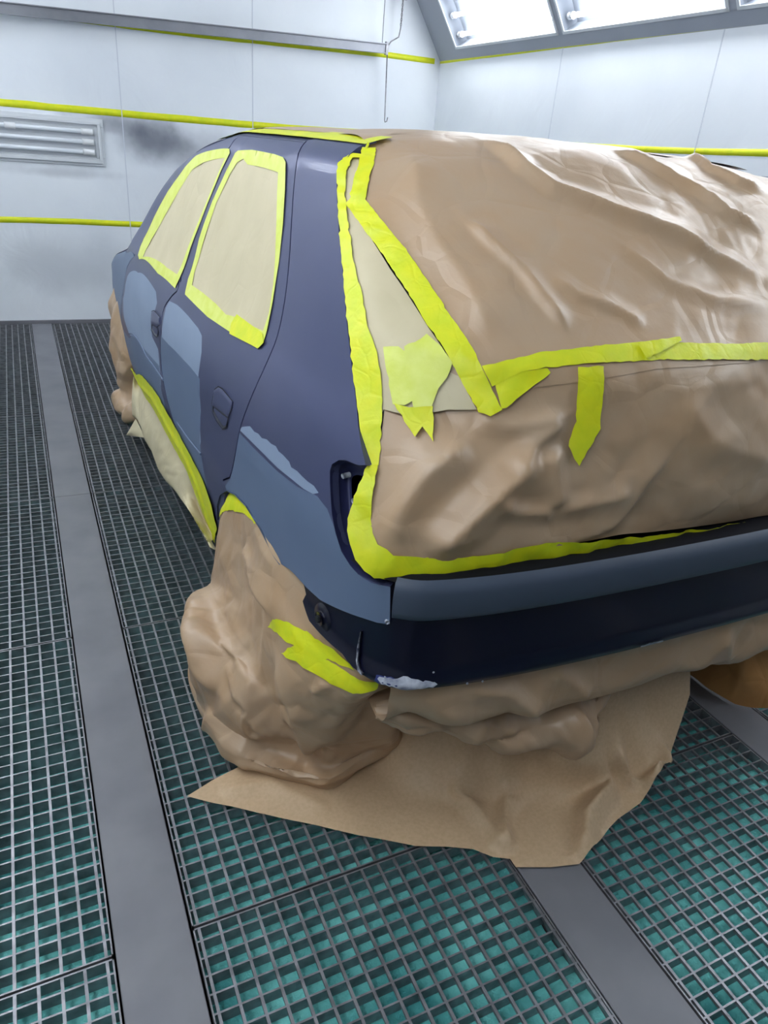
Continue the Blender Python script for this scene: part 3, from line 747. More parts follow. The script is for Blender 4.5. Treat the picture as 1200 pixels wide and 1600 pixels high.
# A pillar
Apl = np.concatenate([BODY.uv([(345, 224), (300, 244), (262, 289), (235, 338), (222, 378), (211, 398)], 'A1'), [[3.52, BV[43]-.005], [3.56, BV[46]], [3.1, BV[46]+.03], [2.72, VG+.06], [2.5, VG+.01]]])
side_part('windscreen_pillar', Apl, mt='navy', sp=.03, rim=.01, off=-.0025)
side_part('windscreen_pillar', Apl, mt='navy', sp=.03, rim=.01, off=-.0025, mirror=True)

# masked windows: beige paper inside a yellow tape frame
D_ = lambda a, s, seed: addf(crumple(seed, .09, a*.5), snoise(seed+3, .12, a))
def tag2(o, *a): return tag(o, *a)
pf = sheet('window_masking_paper', BODY, shrink(uWFi, -.006), M['paper_beige'], sp=.012, off=.0005, disp=D_(.0015, 1, 11)); tag(pf, 'beige masking paper covering the front door window of the car', 'masking paper')
pr = sheet('window_masking_paper', BODY, shrink(uWRi, -.006), M['paper_beige'], sp=.012, off=.0005, disp=D_(.002, 1, 12)); tag(pr, 'beige masking paper covering the rear door window of the car', 'masking paper')
tf = sheet('masking_tape', BODY, uWF, M['tape_pale'], holes=[uWFi], sp=.012, off=.0025, disp=D_(.0012, 1, 13)); tag(tf, 'yellow tape frame around the paper on the front door window', 'tape')
tr = sheet('masking_tape', BODY, uWR, M['tape_pale'], holes=[uWRi], sp=.012, off=.0025, disp=D_(.0016, 1, 14)); tag(tr, 'yellow tape frame around the paper on the rear door window', 'tape')
tabp = BODY.uv(c3((490, 700), (510, 668), (600, 735), (606, 768), (585, 790), (484, 738)))
tag(sheet('masking_tape', BODY, tabp, M['tape'], sp=.01, off=.005, disp=D_(.0015, 1, 15)), 'short yellow tape piece overlapping the lower corner of the rear window frame', 'tape')

# door handles: recessed cup with a flap
def handle(parent, flap, cup, full, nm_):
    t = full
    cupo = sheet('door_handle', BODY, cup, M['navy_gloss'], parent, sp=.006, off=.002, disp=lambda uv: -.003*np.clip(segdist(uv, np.array(cup), True)[0]/.008, 0, 1))
    f_ = sheet('handle_flap', BODY, flap, M['navy'], parent, sp=.006, off=.0025, disp=lambda uv: .002*np.clip(segdist(uv, np.array(flap), True)[0]/.006, 0, 1), rim=.004)
    rimp = np.array(full); outr = shrink(rimp, -.0025)
    sheet('handle_edge', BODY, outr, M['dark'], parent, holes=[shrink(rimp, .0005)], sp=.008, off=.0032)
hf = BODY.uv(c3((425, 935), (440, 927), (455, 935), (490, 978), (487, 1000), (475, 1032), (420, 990)))
hc = BODY.uv(c3((420, 990), (475, 1032), (468, 1068), (455, 1073), (432, 1040), (418, 1010)))
hall = BODY.uv(c3((418, 985), (428, 935), (441, 925), (456, 934), (492, 978), (486, 1005), (468, 1068), (456, 1074), (432, 1042), (418, 1012)))
handle(rd, hf, hc, hall, 'rear')
q7 = lambda *p: [(160+x/4.705, 380+y/4.705) for x, y in p]
hf2 = BODY.uv(q7((368, 505), (385, 500), (425, 545), (425, 600), (405, 615), (366, 590)))
hc2 = BODY.uv(q7((366, 592), (405, 618), (415, 650), (405, 690), (385, 670), (362, 630)))
hall2 = BODY.uv(q7((362, 590), (368, 503), (386, 498), (428, 545), (428, 600), (416, 650), (406, 690), (384, 672), (360, 632)))
handle(fd, hf2, hc2, hall2, 'front')
# crease along the doors
def crease(pts, parent, wd=.004, mt='primer_dark', off=.003):
    u = BODY.uv(pts); L = resample(u, .03, False); P = BODY.ev(L); N = BODY.nor(L)
    g = MB(); g.tube(list(P+N*(off-.003)), .0035, 6); return g.build('body_crease', M[mt], parent, True)
crease(c3((375, 1165), (330, 1110), (290, 1052)), rd); crease(c3((120, 735), (180, 815), (240, 900)), fd)

# taillight recess: side walls and deep pan
rpx = [(572, 727), (561, 728), (552, 725), (540, 720), (529, 720), (519, 726), (516, 736), (516, 752), (517, 776), (519, 804), (525, 834), (534, 862), (548, 884), (560, 897), (582, 908)]
ur = BODY.uv(rpx); P0 = BODY.ev(ur); N0 = BODY.nor(ur)
inn = np.array([.030, .020, -.002]); P1 = P0-N0*.008+np.array([.004, .004, 0]); 
cen = P0.mean(0)
P1 = P0+inn*.35-N0*.010; P2 = P0+inn*.75-N0*.014+(cen-P0)*.16; P3 = P0+(cen-P0)*.5+np.array([.035, .022, 0])
n = len(P0); V = np.concatenate([P0, P1, P2, P3]); Fc = [(k*n+i, k*n+i+1, (k+1)*n+i+1, (k+1)*n+i) for k in range(3) for i in range(n-1)]
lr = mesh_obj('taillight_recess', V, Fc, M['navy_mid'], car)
sd = lr.modifiers.new('s', 'SUBSURF'); sd.levels = 1; sd.render_levels = 2
for px_, py_ in ((525, 753), (560, 750), (541, 793)):
    u1 = BODY.uv([(px_, py_)])[0]; p = BODY.ev(u1)[0]+np.array([.028, .022, 0])
    MB().tube([p+np.array([-.008, -.003, 0]), p+np.array([.006, 0, 0])], .005, 10).build('screw', M['chip'], lr, True)

# bumper
bmp = empty('bumper', (0, 0, 0)); bmp.parent = car; bmp.location = (-XC, -2.7, 0)
S_UP = bumper_loft([(.662, -.012), (.668, -.001), (.675, .002), (.70, .004), (.728, .002), (.738, -.004), (.742, -.012)])
S_LO = bumper_loft([(.50, -.07), (.515, -.02), (.522, -.004), (.530, .000), (.540, -.004), (.549, -.010), (.552, -.012), (.56, -.012), (.60, -.013), (.64, -.014), (.67, -.016)])
S_LE = bumper_loft([(.735, -.006), (.739, -.012), (.741, -.03), (.743, -.09)])
useam = S_UP.uv([(612, 945)])[0][0]; ulast = bs[-1]-useam
print('bumper seam', S_UP.ev([(useam, .04)]))
def cut(loft, ua, ub):
    i0 = int(np.searchsorted(loft.U, ua)); i1 = int(np.searchsorted(loft.U, ub)); return i0, i1
def strip_px(name, loft, poly, mt, par, regions=(), sp=.02, **kw):
    return sheet(name, loft, poly, mt, par, regions=regions, sp=sp, **kw)
vmax = S_UP.V[-1]
strip_px('bumper_strip', S_UP, [(useam+.001, 0), (ulast, 0), (ulast, vmax), (useam+.001, vmax)], M['strip'], bmp, sp=.014)
strip_px('bumper_strip', S_UP, [(ulast+.002, 0), (bs[-1]-.02, 0), (bs[-1]-.02, vmax), (ulast+.002, vmax)], M['strip'], bmp, sp=.02)
vl = S_LE.V[-1]; u0 = useam-.10
strip_px('bumper_ledge', S_LE, [(u0, 0), (bs[-1]-.3, 0), (bs[-1]-.3, vl), (u0, vl)], M['ledge'], bmp, sp=.02)
# lower bumper: starts at the arch
vL = S_LO.V[-1]; edge = [(464, 900), (473, 940), (483, 970), (500, 990), (535, 1022), (563, 1052), (575, 1070)]
ue = S_LO.uv(edge, 'ue'); print('lower bumper edge', [tuple(np.round(S_LO.ev(a)[0], 3)) for a in ue])
strip_px('lower_bumper', S_LO, np.array([(.03, vL), *[(max(.0, a), b) for a, b in ue], (ue[-1][0]+.02, 0), (bs[-1]-.03, 0), (bs[-1]-.03, vL)]), M['navy_gloss'], bmp, sp=.018)
# corner rib with chipped paint, bolt boss
uc = S_LO.uv([(566, 985), (562, 1010), (560, 1030), (563, 1045), (568, 1052)], 'rib'); P = S_LO.ev(uc)+S_LO.nor(uc)*.002
MB().tube(list(P), [.002, .004, .0035, .0045, .003], 8).build('corner_rib', M['navy_gloss'], bmp, True)
mcl = mat('chipped_edge', hexl(30, 33, 60), .4, 0, .5, noise=(90, hexl(190, 195, 205), 1, 3)); 
MB().tube(list(P+np.array([-.003, -.003, 0])), [.0006, .0022, .002, .0028, .001], 7).build('paint_chip', mcl, bmp, True)
ub_ = S_LO.uv([(505, 965)])[0]; p = S_LO.ev(ub_)[0]; n_ = S_LO.nor(ub_)[0]
bo = MB().tube([p-n_*.004, p+n_*.004, p+n_*.004], [.030, .028, .020], 24).build('bolt_boss', M['navy_gloss'], bmp, True)
MB().tube([p+n_*.003, p+n_*.010], .014, 20).build('washer', M['navy_gloss'], bmp, True)
MB().tube([p+n_*.009, p+n_*.014], .007, 6).build('bolt', M['dark'], bmp, False)
# white scrapes on the lower lip
us = np.array([(useam-.012+.052*(1+math.cos(a))*1.0, .083+.012*math.sin(a)+.002*math.sin(5*a)) for a in np.linspace(0, 2*math.pi, 25)[:-1]])
sheet('paint_scrape', S_LO, us, M['chip'], bmp, sp=.006, off=.0015, rag=.0016)
us = np.array([(useam-.02+.03*(1+math.cos(a)), .080+.014*math.sin(a)) for a in np.linspace(0, 2*math.pi, 25)[:-1]])
sheet('paint_scrape', S_LO, us, M['blue_scrape'], bmp, sp=.006, off=.0008, rag=.0016)
us = S_LO.uv([(1000, 1009), (1018, 1003), (1036, 1000), (1037, 1003), (1018, 1007), (1002, 1011.5)], 'scr2')
sheet('paint_scrape', S_LO, us, M['chip'], bmp, sp=.006, off=.001, rag=.0008)
for px_, py_ in ((602, 1059), (677, 1050), (755, 1068), (732, 1070)):
    p = S_LO.ev(S_LO.uv([(px_, py_)]))[0]; 
    MB().tube([p-np.array([0, .0015, 0]), p+np.array([0, .003, 0])], .0022, 6).build('paint_chip', M['chip'], bmp, True)
p = BODY.ev(BODY.uv([(605, 971)]))[0]
MB().tube([p+np.array([0, .002, 0]), p-np.array([.001, .003, 0])], .004, 8).build('paint_chip', M['chip'], bmp, True)
# underside pan so no light leaks through
MB().box(.62, 1.9, 1.05, 4.3, .42, .43).build('underbody', M['dark'], car)

# ------------------------------------------------------------------ rear papers
def ru(pts, n=''): return REAR.uv(pts, n)
def ridge(pts, amp, wa, wb=None): return fold(resample(ru(pts), .03, False), amp, wa, wb)
lw_ = lambda uv: np.clip((uv[:, 0]+.62)/.5, .25, 1)
cUp0 = addf(crumple(31, .20, .007, (1, 1.9), .45), crumple(32, .10, .0045, (1, 1.6), .5), crumple(40, .40, .014, (1, 2.2), .5), crumple(41, .03, .0006))
cUp = lambda uv: cUp0(uv)*lw_(uv)
cLo = addf(crumple(33, .19, .018, (1, 1), .3), crumple(34, .09, .010), crumple(35, .035, .0022))
gUp = addf(
    ridge([(745, 222), (815, 270), (860, 300), (950, 335), (1000, 353), (1050, 370), (1100, 395), (1200, 440)], .022, .07, .03),
    ridge([(950, 237), (1030, 270), (1080, 295), (1130, 335), (1200, 370)], .020, .05, .025),
    ridge([(1070, 245), (1110, 265), (1150, 290), (1195, 308)], .016, .04, .02),
    ridge([(725, 345), (770, 390), (815, 430), (840, 465), (890, 525)], .016, .05, .02),
    ridge([(860, 435), (900, 465), (950, 480), (1010, 510)], .010, .04, .02),
    ridge([(640, 240), (655, 320), (690, 390), (740, 460), (765, 530), (770, 560)], .014, .10, .05),
    ridge([(960, 380), (1040, 440), (1120, 470), (1200, 480)], .012, .05, .03))
gLo = addf(
    ridge([(600, 862), (625, 800), (670, 740), (735, 690)], .030, .05),
    ridge([(665, 868), (735, 805), (790, 755), (850, 715)], .034, .05, .06),
    ridge([(790, 870), (870, 855), (960, 820), (985, 790), (1010, 745), (1048, 700)], .016, .06, .03),
    ridge([(860, 700), (866, 750), (870, 795)], .020, .035, .05),
    ridge([(870, 795), (930, 785), (990, 768)], .014, .03, .04),
    ridge([(770, 778), (800, 797), (868, 800)], .014, .02, .03),
    ridge([(800, 740), (840, 690), (880, 660)], .014, .04, .02),
    ridge([(1050, 620), (1110, 690), (1200, 720)], .010, .06),
    ridge([(740, 650), (800, 668), (885, 650)], .010, .03))
VB_ = float(np.mean(ru([(745, 879), (908, 852), (1000, 840), (1200, 808)])[:, 1])); print('VB', VB_)
def DR(uv):
    """height of the paper skin: tented upper sheet blends to the bulging lower sheet at the horizontal tape"""
    vt = REAR_VT
    edge = np.clip((uv[:, 1]-VB_+.005)/.06, 0, 1)*np.clip((RV[-1]-.15-uv[:, 1])/.2, .08, 1)*np.clip((.75*1.0-np.abs(uv[:, 0]))/.06, .15, 1)
    up_ = 1/(1+np.exp(-(uv[:, 1]-vt)/.008))
    near = np.clip(np.abs(uv[:, 1]-vt)/.05, .25, 1)
    return .004+edge*near*(up_*(cUp(uv)+gUp(uv))+(1-up_)*(cLo(uv)+gLo(uv)))
REAR_VT = float(np.mean(ru([(850, 568), (1000, 552), (1190, 552)])[:, 1])); print('VT', REAR_VT, REAR.ev(ru([(850, 568), (1190, 552)])))
VTOP = RV[-1]
# outlines
botedge = [(605, 868), (650, 874), (687, 876), (745, 872), (850, 851), (908, 846)]
tapeout = [(566, 700), (572, 727), (566, 749), (556, 776), (548, 804), (543, 829), (548, 851), (556, 873), (570, 889), (584, 898.5), (625, 902), (720, 901), (780, 897), (850, 887), (897, 874)]
left_e = [(571, 243), (552, 246), (540, 253), (533, 262), (530, 275), (531, 309), (534, 362), (540, 425), (547, 497), (555, 569), (563, 637), (571, 700), (575, 728), (572, 749), (562, 776), (553, 804), (549, 829), (553, 851), (562, 873), (585, 893)]
uleft = ru(left_e, 'left')
print('rear left edge', [tuple(np.round(REAR.ev(a)[0], 3)) for a in uleft[::3]])
diagL = [(564, 237), (547, 319), (541, 322), (570, 359), (669, 512), (706, 569), (740, 640)]
# beige side paper between the hatch edge tape and the diagonal tape
side_poly = np.concatenate([uleft[:12], ru([(600, 640), (640, 650), (700, 640), (745, 640), (706, 569), (669, 512), (610, 421), (575, 365), (556, 330), (560, 300), (570, 250)])])
dSide = addf(crumple(50, .12, .010, (1.5, 1)), crumple(51, .05, .003), ridge([(560, 400), (578, 480), (600, 540)], .008, .03), ridge([(630, 560), (655, 520), (690, 500)], .006, .03))
DS = lambda uv: .001+dSide(uv)*np.clip((.75-np.abs(uv[:, 0]))/.05, .1, 1)*.6
o = sheet('masking_paper', REAR, side_poly, M['paper_beige'], sp=.011, disp=DS); tag(o, 'narrow beige masking paper left of the diagonal tape on the tailgate', 'masking paper')
# upper brown sheet: diagonal edge, top over the roof, down to the horizontal tape
upper = np.concatenate([ru([(578, 236), (566, 300), (563, 325), (585, 362), (640, 450), (690, 520), (735, 590), (760, 610)], 'up'),
                        [[-.28, REAR_VT-.02], [.0, REAR_VT-.015], [.4, REAR_VT-.02], [.735, REAR_VT-.02], [.755, REAR_VT+.3], [.76, VTOP-.35], [.74, VTOP-.01], [-.60, VTOP-.01], [-.655, VTOP-.2]]])
o = sheet('masking_paper', REAR, upper, M['paper'], sp=.0075, disp=DR); tag(o, 'large creased brown masking paper tented over the rear window and tailgate top', 'masking paper')
# lower brown sheet
lower = np.concatenate([ru([(606, 560), (603, 610), (598, 660), (592, 710), (588, 735), (580, 776), (577, 812), (580, 836), (589, 860), (604, 875)]+botedge[1:], 'lo'),
                        [[.1, VB_], [.4, VB_], [.72, VB_], [.76, .2], [.745, REAR_VT+.01], [0, REAR_VT+.012], [-.25, REAR_VT+.012]], ru([(770, 580), (700, 560), (660, 545)])])
o = sheet('masking_paper', REAR, lower, M['paper'], sp=.0075, off=-.0015, disp=lambda uv: DR(uv)); tag(o, 'crumpled brown masking paper hanging over the lower tailgate above the bumper', 'masking paper')
# tapes
DMX = lambda uv: np.where((uv[:, 0] < -.45) & (uv[:, 1] < REAR_VT+.35), np.maximum(DR(uv), DS(uv)), DR(uv))
def rtape(pts, label, mt='tape', off=.0022, sp=.009, extra=None, rag=.0006, dis=DMX, seed=1, name='masking_tape', uv=None):
    d = dis if extra is None else addf(dis, extra)
    p = ru(pts, 'tape') if uv is None else uv
    return tag(sheet(name, REAR, p, M[mt], sp=sp, off=off, disp=d, rag=rag, seed=seed), label, 'tape')
wr = addf(crumple(61, .03, .0016, (1, 1.5)), snoise(62, .02, .0008))
inn_e = [(545, 347), (556, 412), (569, 466), (578, 512), (591, 553), (598, 600), (599, 637), (594, 700), (589, 730), (581, 776), (578, 812), (580, 834), (589, 859), (602, 873), (614, 883)]
colp = np.concatenate([ru([(571, 243), (552, 242), (538, 250), (530, 258), (528, 270), (529, 309), (532, 362), (538, 425), (544, 497), (552, 569), (560, 637), (568, 700), (574, 727)], 'cp'), ru([(592, 727), (594, 700), (599, 637), (598, 600), (591, 553), (578, 512), (569, 466), (556, 412), (545, 347), (541, 309), (543, 270), (552, 250), (572, 250)], 'cp2')])
rtape(None, 'long yellow tape strip running down the left edge of the tailgate', dis=DS, off=.004, extra=wr, uv=colp)
lowp = np.concatenate([ru([(575, 727), (566, 749), (556, 776), (548, 804), (543, 829), (548, 851), (556, 873), (570, 889), (584, 898.5), (625, 902), (720, 901), (780, 897), (850, 887), (897, 875), (912, 870), (1000, 857), (1100, 842), (1200, 824)], 'lp'), [[.3, VB_-.03], [.72, VB_-.03], [.72, VB_+.01], [.3, VB_+.005]], ru([(1200, 806), (1100, 821), (1000, 835), (908, 842), (850, 845), (745, 866), (687, 869), (614, 866), (604, 858), (591, 850), (583, 834), (581, 812), (584, 776), (592, 735), (594, 727)], 'lp2')])
wr2 = addf(crumple(63, .035, .005, (1, 1)), crumple(64, .015, .0015))
rtape(None, 'crinkled yellow tape round the lower left corner and bottom edge of the tailgate', dis=lambda uv: np.full(len(uv), .002), off=.006, extra=wr2, uv=lowp)
rtape([(566, 236), (587, 236), (578, 285), (573, 316), (578, 322), (560, 330), (547, 319), (556, 280)], 'short yellow tape piece at the top left corner of the rear window', off=.003, extra=wr)
rtape([(541, 322), (550, 314), (573, 316), (600, 350), (631, 387), (700, 491), (750, 572), (783, 640), (765, 650), (747, 644), (706, 569), (669, 512), (570, 359)], 'long diagonal yellow tape across the left side of the rear window paper', off=.004, extra=wr, sp=.008)
rtape([(751, 573), (800, 562), (850, 552), (920, 545), (990, 538), (1024, 534), (1066, 538), (1200, 538), (1270, 540), (1270, 566), (1200, 563), (1025, 564), (908, 570), (850, 576), (812, 582), (768, 604)], 'horizontal yellow tape joining the upper and lower brown papers', off=.0035, extra=wr)
uq = np.array([[ru([(1262, 540)])[0][0], 0], [ru([(1262, 566)])[0][0], 0]]); vh = ru([(1262, 540), (1262, 566)])[:, 1]
rtape(None, 'right-hand continuation of the horizontal yellow tape across the rear papers', off=.0045, extra=wr, uv=np.array([(uq[0][0], vh[0]), (.72, vh[0]+.01), (.72, vh[1]+.01), (uq[0][0], vh[1])]))
rtape([(772, 600), (800, 582), (853, 577), (857, 584), (820, 612), (790, 637), (783, 640)], 'wedge of yellow tape below the left end of the horizontal tape', off=.003, extra=wr)
rtape([(989, 539), (1057, 530), (1059, 536), (1030, 552), (1002, 564), (996, 552)], 'short raised yellow tape patch on the horizontal tape', off=.0075, extra=wr)
rtape([(897, 575), (936, 573), (935, 655), (937, 669), (922, 698), (905, 729), (886, 697), (897, 657)], 'vertical yellow tape tab hanging below the horizontal tape', off=.005, extra=wr, rag=.0008)
rtape([(600, 544), (625, 544), (634, 552), (642, 588), (651, 624), (634, 634), (616, 633)], 'left leg of the yellow tape pieces stuck beside the diagonal tape', mt='tape_pale', off=.004, extra=wr)
rtape([(634, 546), (650, 538), (668, 526), (690, 545), (708, 570), (698, 590), (686, 608), (676, 636), (648, 638), (640, 600)], 'crossing leg of the yellow tape pieces stuck beside the diagonal tape', mt='tape_pale', off=.0055, extra=wr)
rtape([(616, 631), (640, 636), (676, 634), (678, 662), (677, 692), (668, 676), (661, 668), (650, 683), (634, 660)], 'pointed yellow tape ends hanging over the lower brown paper', off=.005, extra=wr, rag=.0008)
# roof edge tape (on the body surface)
rt = np.concatenate([BODY.uv([(395, 212.5), (425, 212), (456, 212.5), (490, 214), (513, 216), (540, 222), (566, 230), (585, 236)], 'rt')[:1], BODY.uv([(421, 215), (448, 217), (474, 221), (505, 228), (535, 235), (570, 242)], 'rt2')])
VT1, VT2 = VG+.035, VG+.095
uv = np.array([(uH[0][0]-.005, VG+.014), (uH[0][0]+.15, VG+.016), (1.75, VG+.018), (2.2, VG+.018), (2.55, VG+.018), (2.55, VG+.075), (2.2, VG+.08), (1.75, VG+.085), (uH[0][0]+.12, VG+.085), (uH[0][0]+.01, VG+.08), (uH[0][0]-.01, VG+.03)])
tag(sheet('masking_tape', BODY, uv, M['tape'], sp=.015, off=.0022, disp=crumple(70, .04, .0006)), 'yellow tape strip along the left edge of the roof', 'tape')
uv = np.array([(1.5, VG+.07), (2.6, VG+.06), (2.6, VM-VG-.06), (1.5, VM-VG-.07)])
tag(sheet('masking_paper', BODY, uv, M['paper'], sp=.03, off=.004, disp=crumple(71, .15, .003)), 'brown masking paper lying flat over the front part of the roof', 'masking paper')
# small tape tab standing up at the roof corner
p = at_y(567, 238, REAR.ev(ru([(567, 240)]))[0][1]-.004)
mesh_obj_t = mesh_obj('masking_tape', [p, p+np.array([.006, -.003, .0]), p+np.array([.013, .001, .016]), p+np.array([.009, .002, .018]), p+np.array([.001, .002, 0])], [(0, 1, 2, 3), (0, 3, 4)], M['tape'])
tag(mesh_obj_t, 'tiny yellow tape tip standing up at the rear corner of the roof', 'tape')

# ------------------------------------------------------------------ sill tape and paper skirt
so = BODY.uv(c3((118, 858), (160, 878), (217, 940), (273, 1040), (334, 1150), (385, 1250), (420, 1345), (438, 1430), (432, 1480)), 'so')
si = BODY.uv(c3((118, 884), (140, 925), (200, 985), (270, 1115), (330, 1225), (370, 1330), (400, 1420), (412, 1475)), 'si')
print('sill tape', [tuple(np.round(BODY.ev(a)[0], 3)) for a in so])
tag(sheet('masking_tape', BODY, np.concatenate([so, si[::-1]]), M['tape'], sp=.012, off=.006, disp=addf(crumple(80, .05, .002), lambda uv: .006*np.exp(-((segdist(uv, (so+np.array(list(si)+[si[-1]])[:9])/2)[0])/.012)**2))), 'long curved yellow tape along the lower edge of the doors', 'tape')

# paper skirt below the sill tape
def loft_rows(rows, nu=8, nv=8, closed=False):
    """rows: list of rows of 3D points -> smooth Loft, U along the row, V across rows (both in rough metres)"""
    R1 = [crom(r, nu, closed) for r in rows]
    if closed: R1 = [np.concatenate([r, r[:1]]) for r in R1]
    A = np.stack(R1)                                   # rows x n x 3
    B = crom(A.reshape(len(rows), -1), nv).reshape(-1, A.shape[1], 3)
    P = np.transpose(B, (1, 0, 2))
    u = np.r_[0, np.cumsum(np.linalg.norm(np.diff(P, axis=0), axis=2).mean(1))]
    v = np.r_[0, np.cumsum(np.linalg.norm(np.diff(P, axis=1), axis=2).mean(0))]
    return Loft(u+np.arange(len(u))*1e-6, v+np.arange(len(v))*1e-6, P, 1, 4)
def full(l, e=1e-4): return [(l.U[0]+e, l.V[0]+e), (l.U[-1]-e, l.V[0]+e), (l.U[-1]-e, l.V[-1]-e), (l.U[0]+e, l.V[-1]-e)]
def face(l, p):
    """make normals face away from point p"""
    c = l.P[len(l.U)//2, len(l.V)//2]; n = l.N[len(l.U)//2, len(l.V)//2]
    if (c-np.array(p))@n < 0: l.N *= -1
    return l
si_px = [(203, 588), (211, 607), (237, 633), (268, 690), (294, 738), (316, 799), (330, 843)]
bo_px = [(206, 648), (213, 656), (226, 684), (244, 725), (272, 764), (299, 804), (330, 856)]
top = BODY.ev(BODY.uv(si_px))+np.array([-.004, 0, 0]); top_in = BODY.ev(BODY.uv(c3((118, 872), (150, 905), (208, 965), (270, 1082), (330, 1195), (375, 1300), (408, 1400))))+np.array([-.002, 0, 0])
bot = np.array([at_x(px, py, x_) for (px, py), x_ in zip(bo_px, (.385, .375, .372, .372, .375, .38, .388))])
mid = (top+bot)/2+np.array([-.006, 0, 0])
SK = face(loft_rows([top_in, top, mid, bot, bot+np.array([.02, 0, -.02])]), (1.2, 2.5, .3))
o = sheet('masking_paper', SK, full(SK), M['paper_beige'], sp=.016, disp=addf(crumple(90, .16, .008, (.6, 1)), crumple(91, .05, .002))); tag(o, 'long beige masking paper skirt hanging from the tape along the door sills', 'masking paper')
p0, p1, p2 = at_x(212, 654, .375), at_z(197, 680, .006), at_x(227, 684, .374)
SK2 = face(loft_rows([[p0, p0*.5+p2*.5, p2], [(p0+p1)/2, (p0+p1)/2*.5+(p2+p1)/2*.5+np.array([-.01, 0, 0]), (p2+p1)/2], [p1, p1+np.array([.002, -.002, 0]), p1+np.array([.004, -.004, 0])]]), (1.2, 3.2, .3))
o = sheet('masking_paper', SK2, full(SK2), M['paper_beige'], sp=.02); tag(o, 'small pointed beige paper corner poking out below the door skirt onto the grating', 'masking paper')

# ------------------------------------------------------------------ rear wheel wrap
R = [  # T, A, B, B2, C, C2, D, D2, E, F, G, H
 [(.54, .895, .530), (.475, .905, .535), (.432, 1.03, .545), (.418, 1.14, .60), (.410, 1.25, .625), (.412, 1.40, .625), (.412, 1.55, .605), (.415, 1.68, .52), (.46, 1.76, .42), (.60, 1.72, .42), (.74, 1.4, .42), (.66, 1.0, .50)],
 [(.54, .925, .480), (.475, .925, .480), (.425, 1.05, .490), (.402, 1.15, .545), (.391, 1.25, .580), (.390, 1.41, .575), (.390, 1.57, .550), (.392, 1.70, .46), (.46, 1.78, .38), (.60, 1.74, .38), (.74, 1.4, .38), (.68, 1.0, .46)],
 [(.54, .95, .405), (.452, .955, .405), (.398, 1.06, .43), (.378, 1.16, .47), (.370, 1.27, .49), (.366, 1.43, .48), (.368, 1.60, .44), (.376, 1.72, .34), (.46, 1.80, .28), (.60, 1.76, .28), (.74, 1.4, .28), (.70, 1.03, .38)],
 [(.54, 1.02, .300), (.450, 1.02, .300), (.390, 1.10, .31), (.370, 1.18, .32), (.358, 1.29, .33), (.350, 1.46, .33), (.352, 1.63, .30), (.362, 1.74, .22), (.46, 1.82, .18), (.60, 1.78, .18), (.74, 1.4, .18), (.71, 1.08, .28)],
 [(.535, 1.05, .240), (.450, 1.05, .240), (.388, 1.13, .25), (.367, 1.20, .26), (.345, 1.31, .28), (.330, 1.46, .285), (.335, 1.64, .27), (.362, 1.75, .18), (.46, 1.82, .14), (.60, 1.78, .14), (.74, 1.4, .14), (.71, 1.11, .22)],
 [(.532, 1.07, .200), (.452, 1.07, .200), (.390, 1.145, .21), (.362, 1.21, .22), (.315, 1.32, .26), (.262, 1.50, .265), (.285, 1.66, .24), (.35, 1.76, .16), (.46, 1.82, .12), (.60, 1.78, .12), (.74, 1.4, .12), (.705, 1.13, .19)],
 [(.53, 1.10, .130), (.455, 1.10, .130), (.398, 1.165, .14), (.350, 1.23, .15), (.290, 1.33, .17), (.240, 1.47, .190), (.262, 1.65, .17), (.34, 1.76, .10), (.46, 1.83, .08), (.60, 1.79, .08), (.74, 1.4, .08), (.69, 1.16, .13)],
 [(.525, 1.12, .060), (.460, 1.145, .060), (.405, 1.19, .065), (.345, 1.25, .080), (.280, 1.35, .100), (.235, 1.46, .110), (.255, 1.64, .10), (.33, 1.77, .06), (.46, 1.84, .04), (.60, 1.80, .04), (.74, 1.4, .05), (.692, 1.18, .08)],
 [(.512, 1.090, .060), (.430, 1.118, .060), (.352, 1.175, .062), (.300, 1.245, .060), (.262, 1.35, .070), (.242, 1.46, .060), (.255, 1.63, .05), (.33, 1.77, .03), (.46, 1.85, .02), (.60, 1.81, .02), (.75, 1.4, .04), (.700, 1.185, .085)],
 [(.510, 1.085, .030), (.425, 1.120, .028), (.345, 1.178, .028), (.295, 1.250, .028), (.260, 1.36, .030), (.245, 1.47, .020), (.26, 1.64, .02), (.33, 1.77, .01), (.46, 1.85, .01), (.60, 1.81, .01), (.75, 1.4, .02), (.715, 1.190, .050)],
 [(.518, 1.105, .005), (.437, 1.140, .005), (.362, 1.200, .005), (.315, 1.270, .005), (.280, 1.38, .005), (.262, 1.48, .005), (.27, 1.64, .005), (.34, 1.76, .005), (.46, 1.84, .005), (.60, 1.80, .005), (.74, 1.4, .005), (.690, 1.225, .005)]]
def near_row(a, b, t=.12): return [tuple(np.array(x)*(1-t)+np.array(y)*t) for x, y in zip(a, b)]
R = [r_[9:]+r_[:9] for r_ in R]
R = R[:5]+[near_row(R[4], R[5], .2)]+R[5:7]+[near_row(R[7], R[6], .15), R[7], near_row(R[7], R[8], .2), near_row(R[8], R[7], .2), R[8], near_row(R[8], R[9], .3)]+R[9:]
WR = face(loft_rows(R, 12, 7, True), (.55, 1.4, .3))
uw = lambda pts: WR.uv(pts, 'wrap')
c8 = lambda *p: [(280+x/3.158, 760+y/3.158) for x, y in p]
def rdg(pts, amp, wa, wb=None): return fold(resample(uw(pts), .03, False), amp, wa, wb)
VW = WR.V[-1]
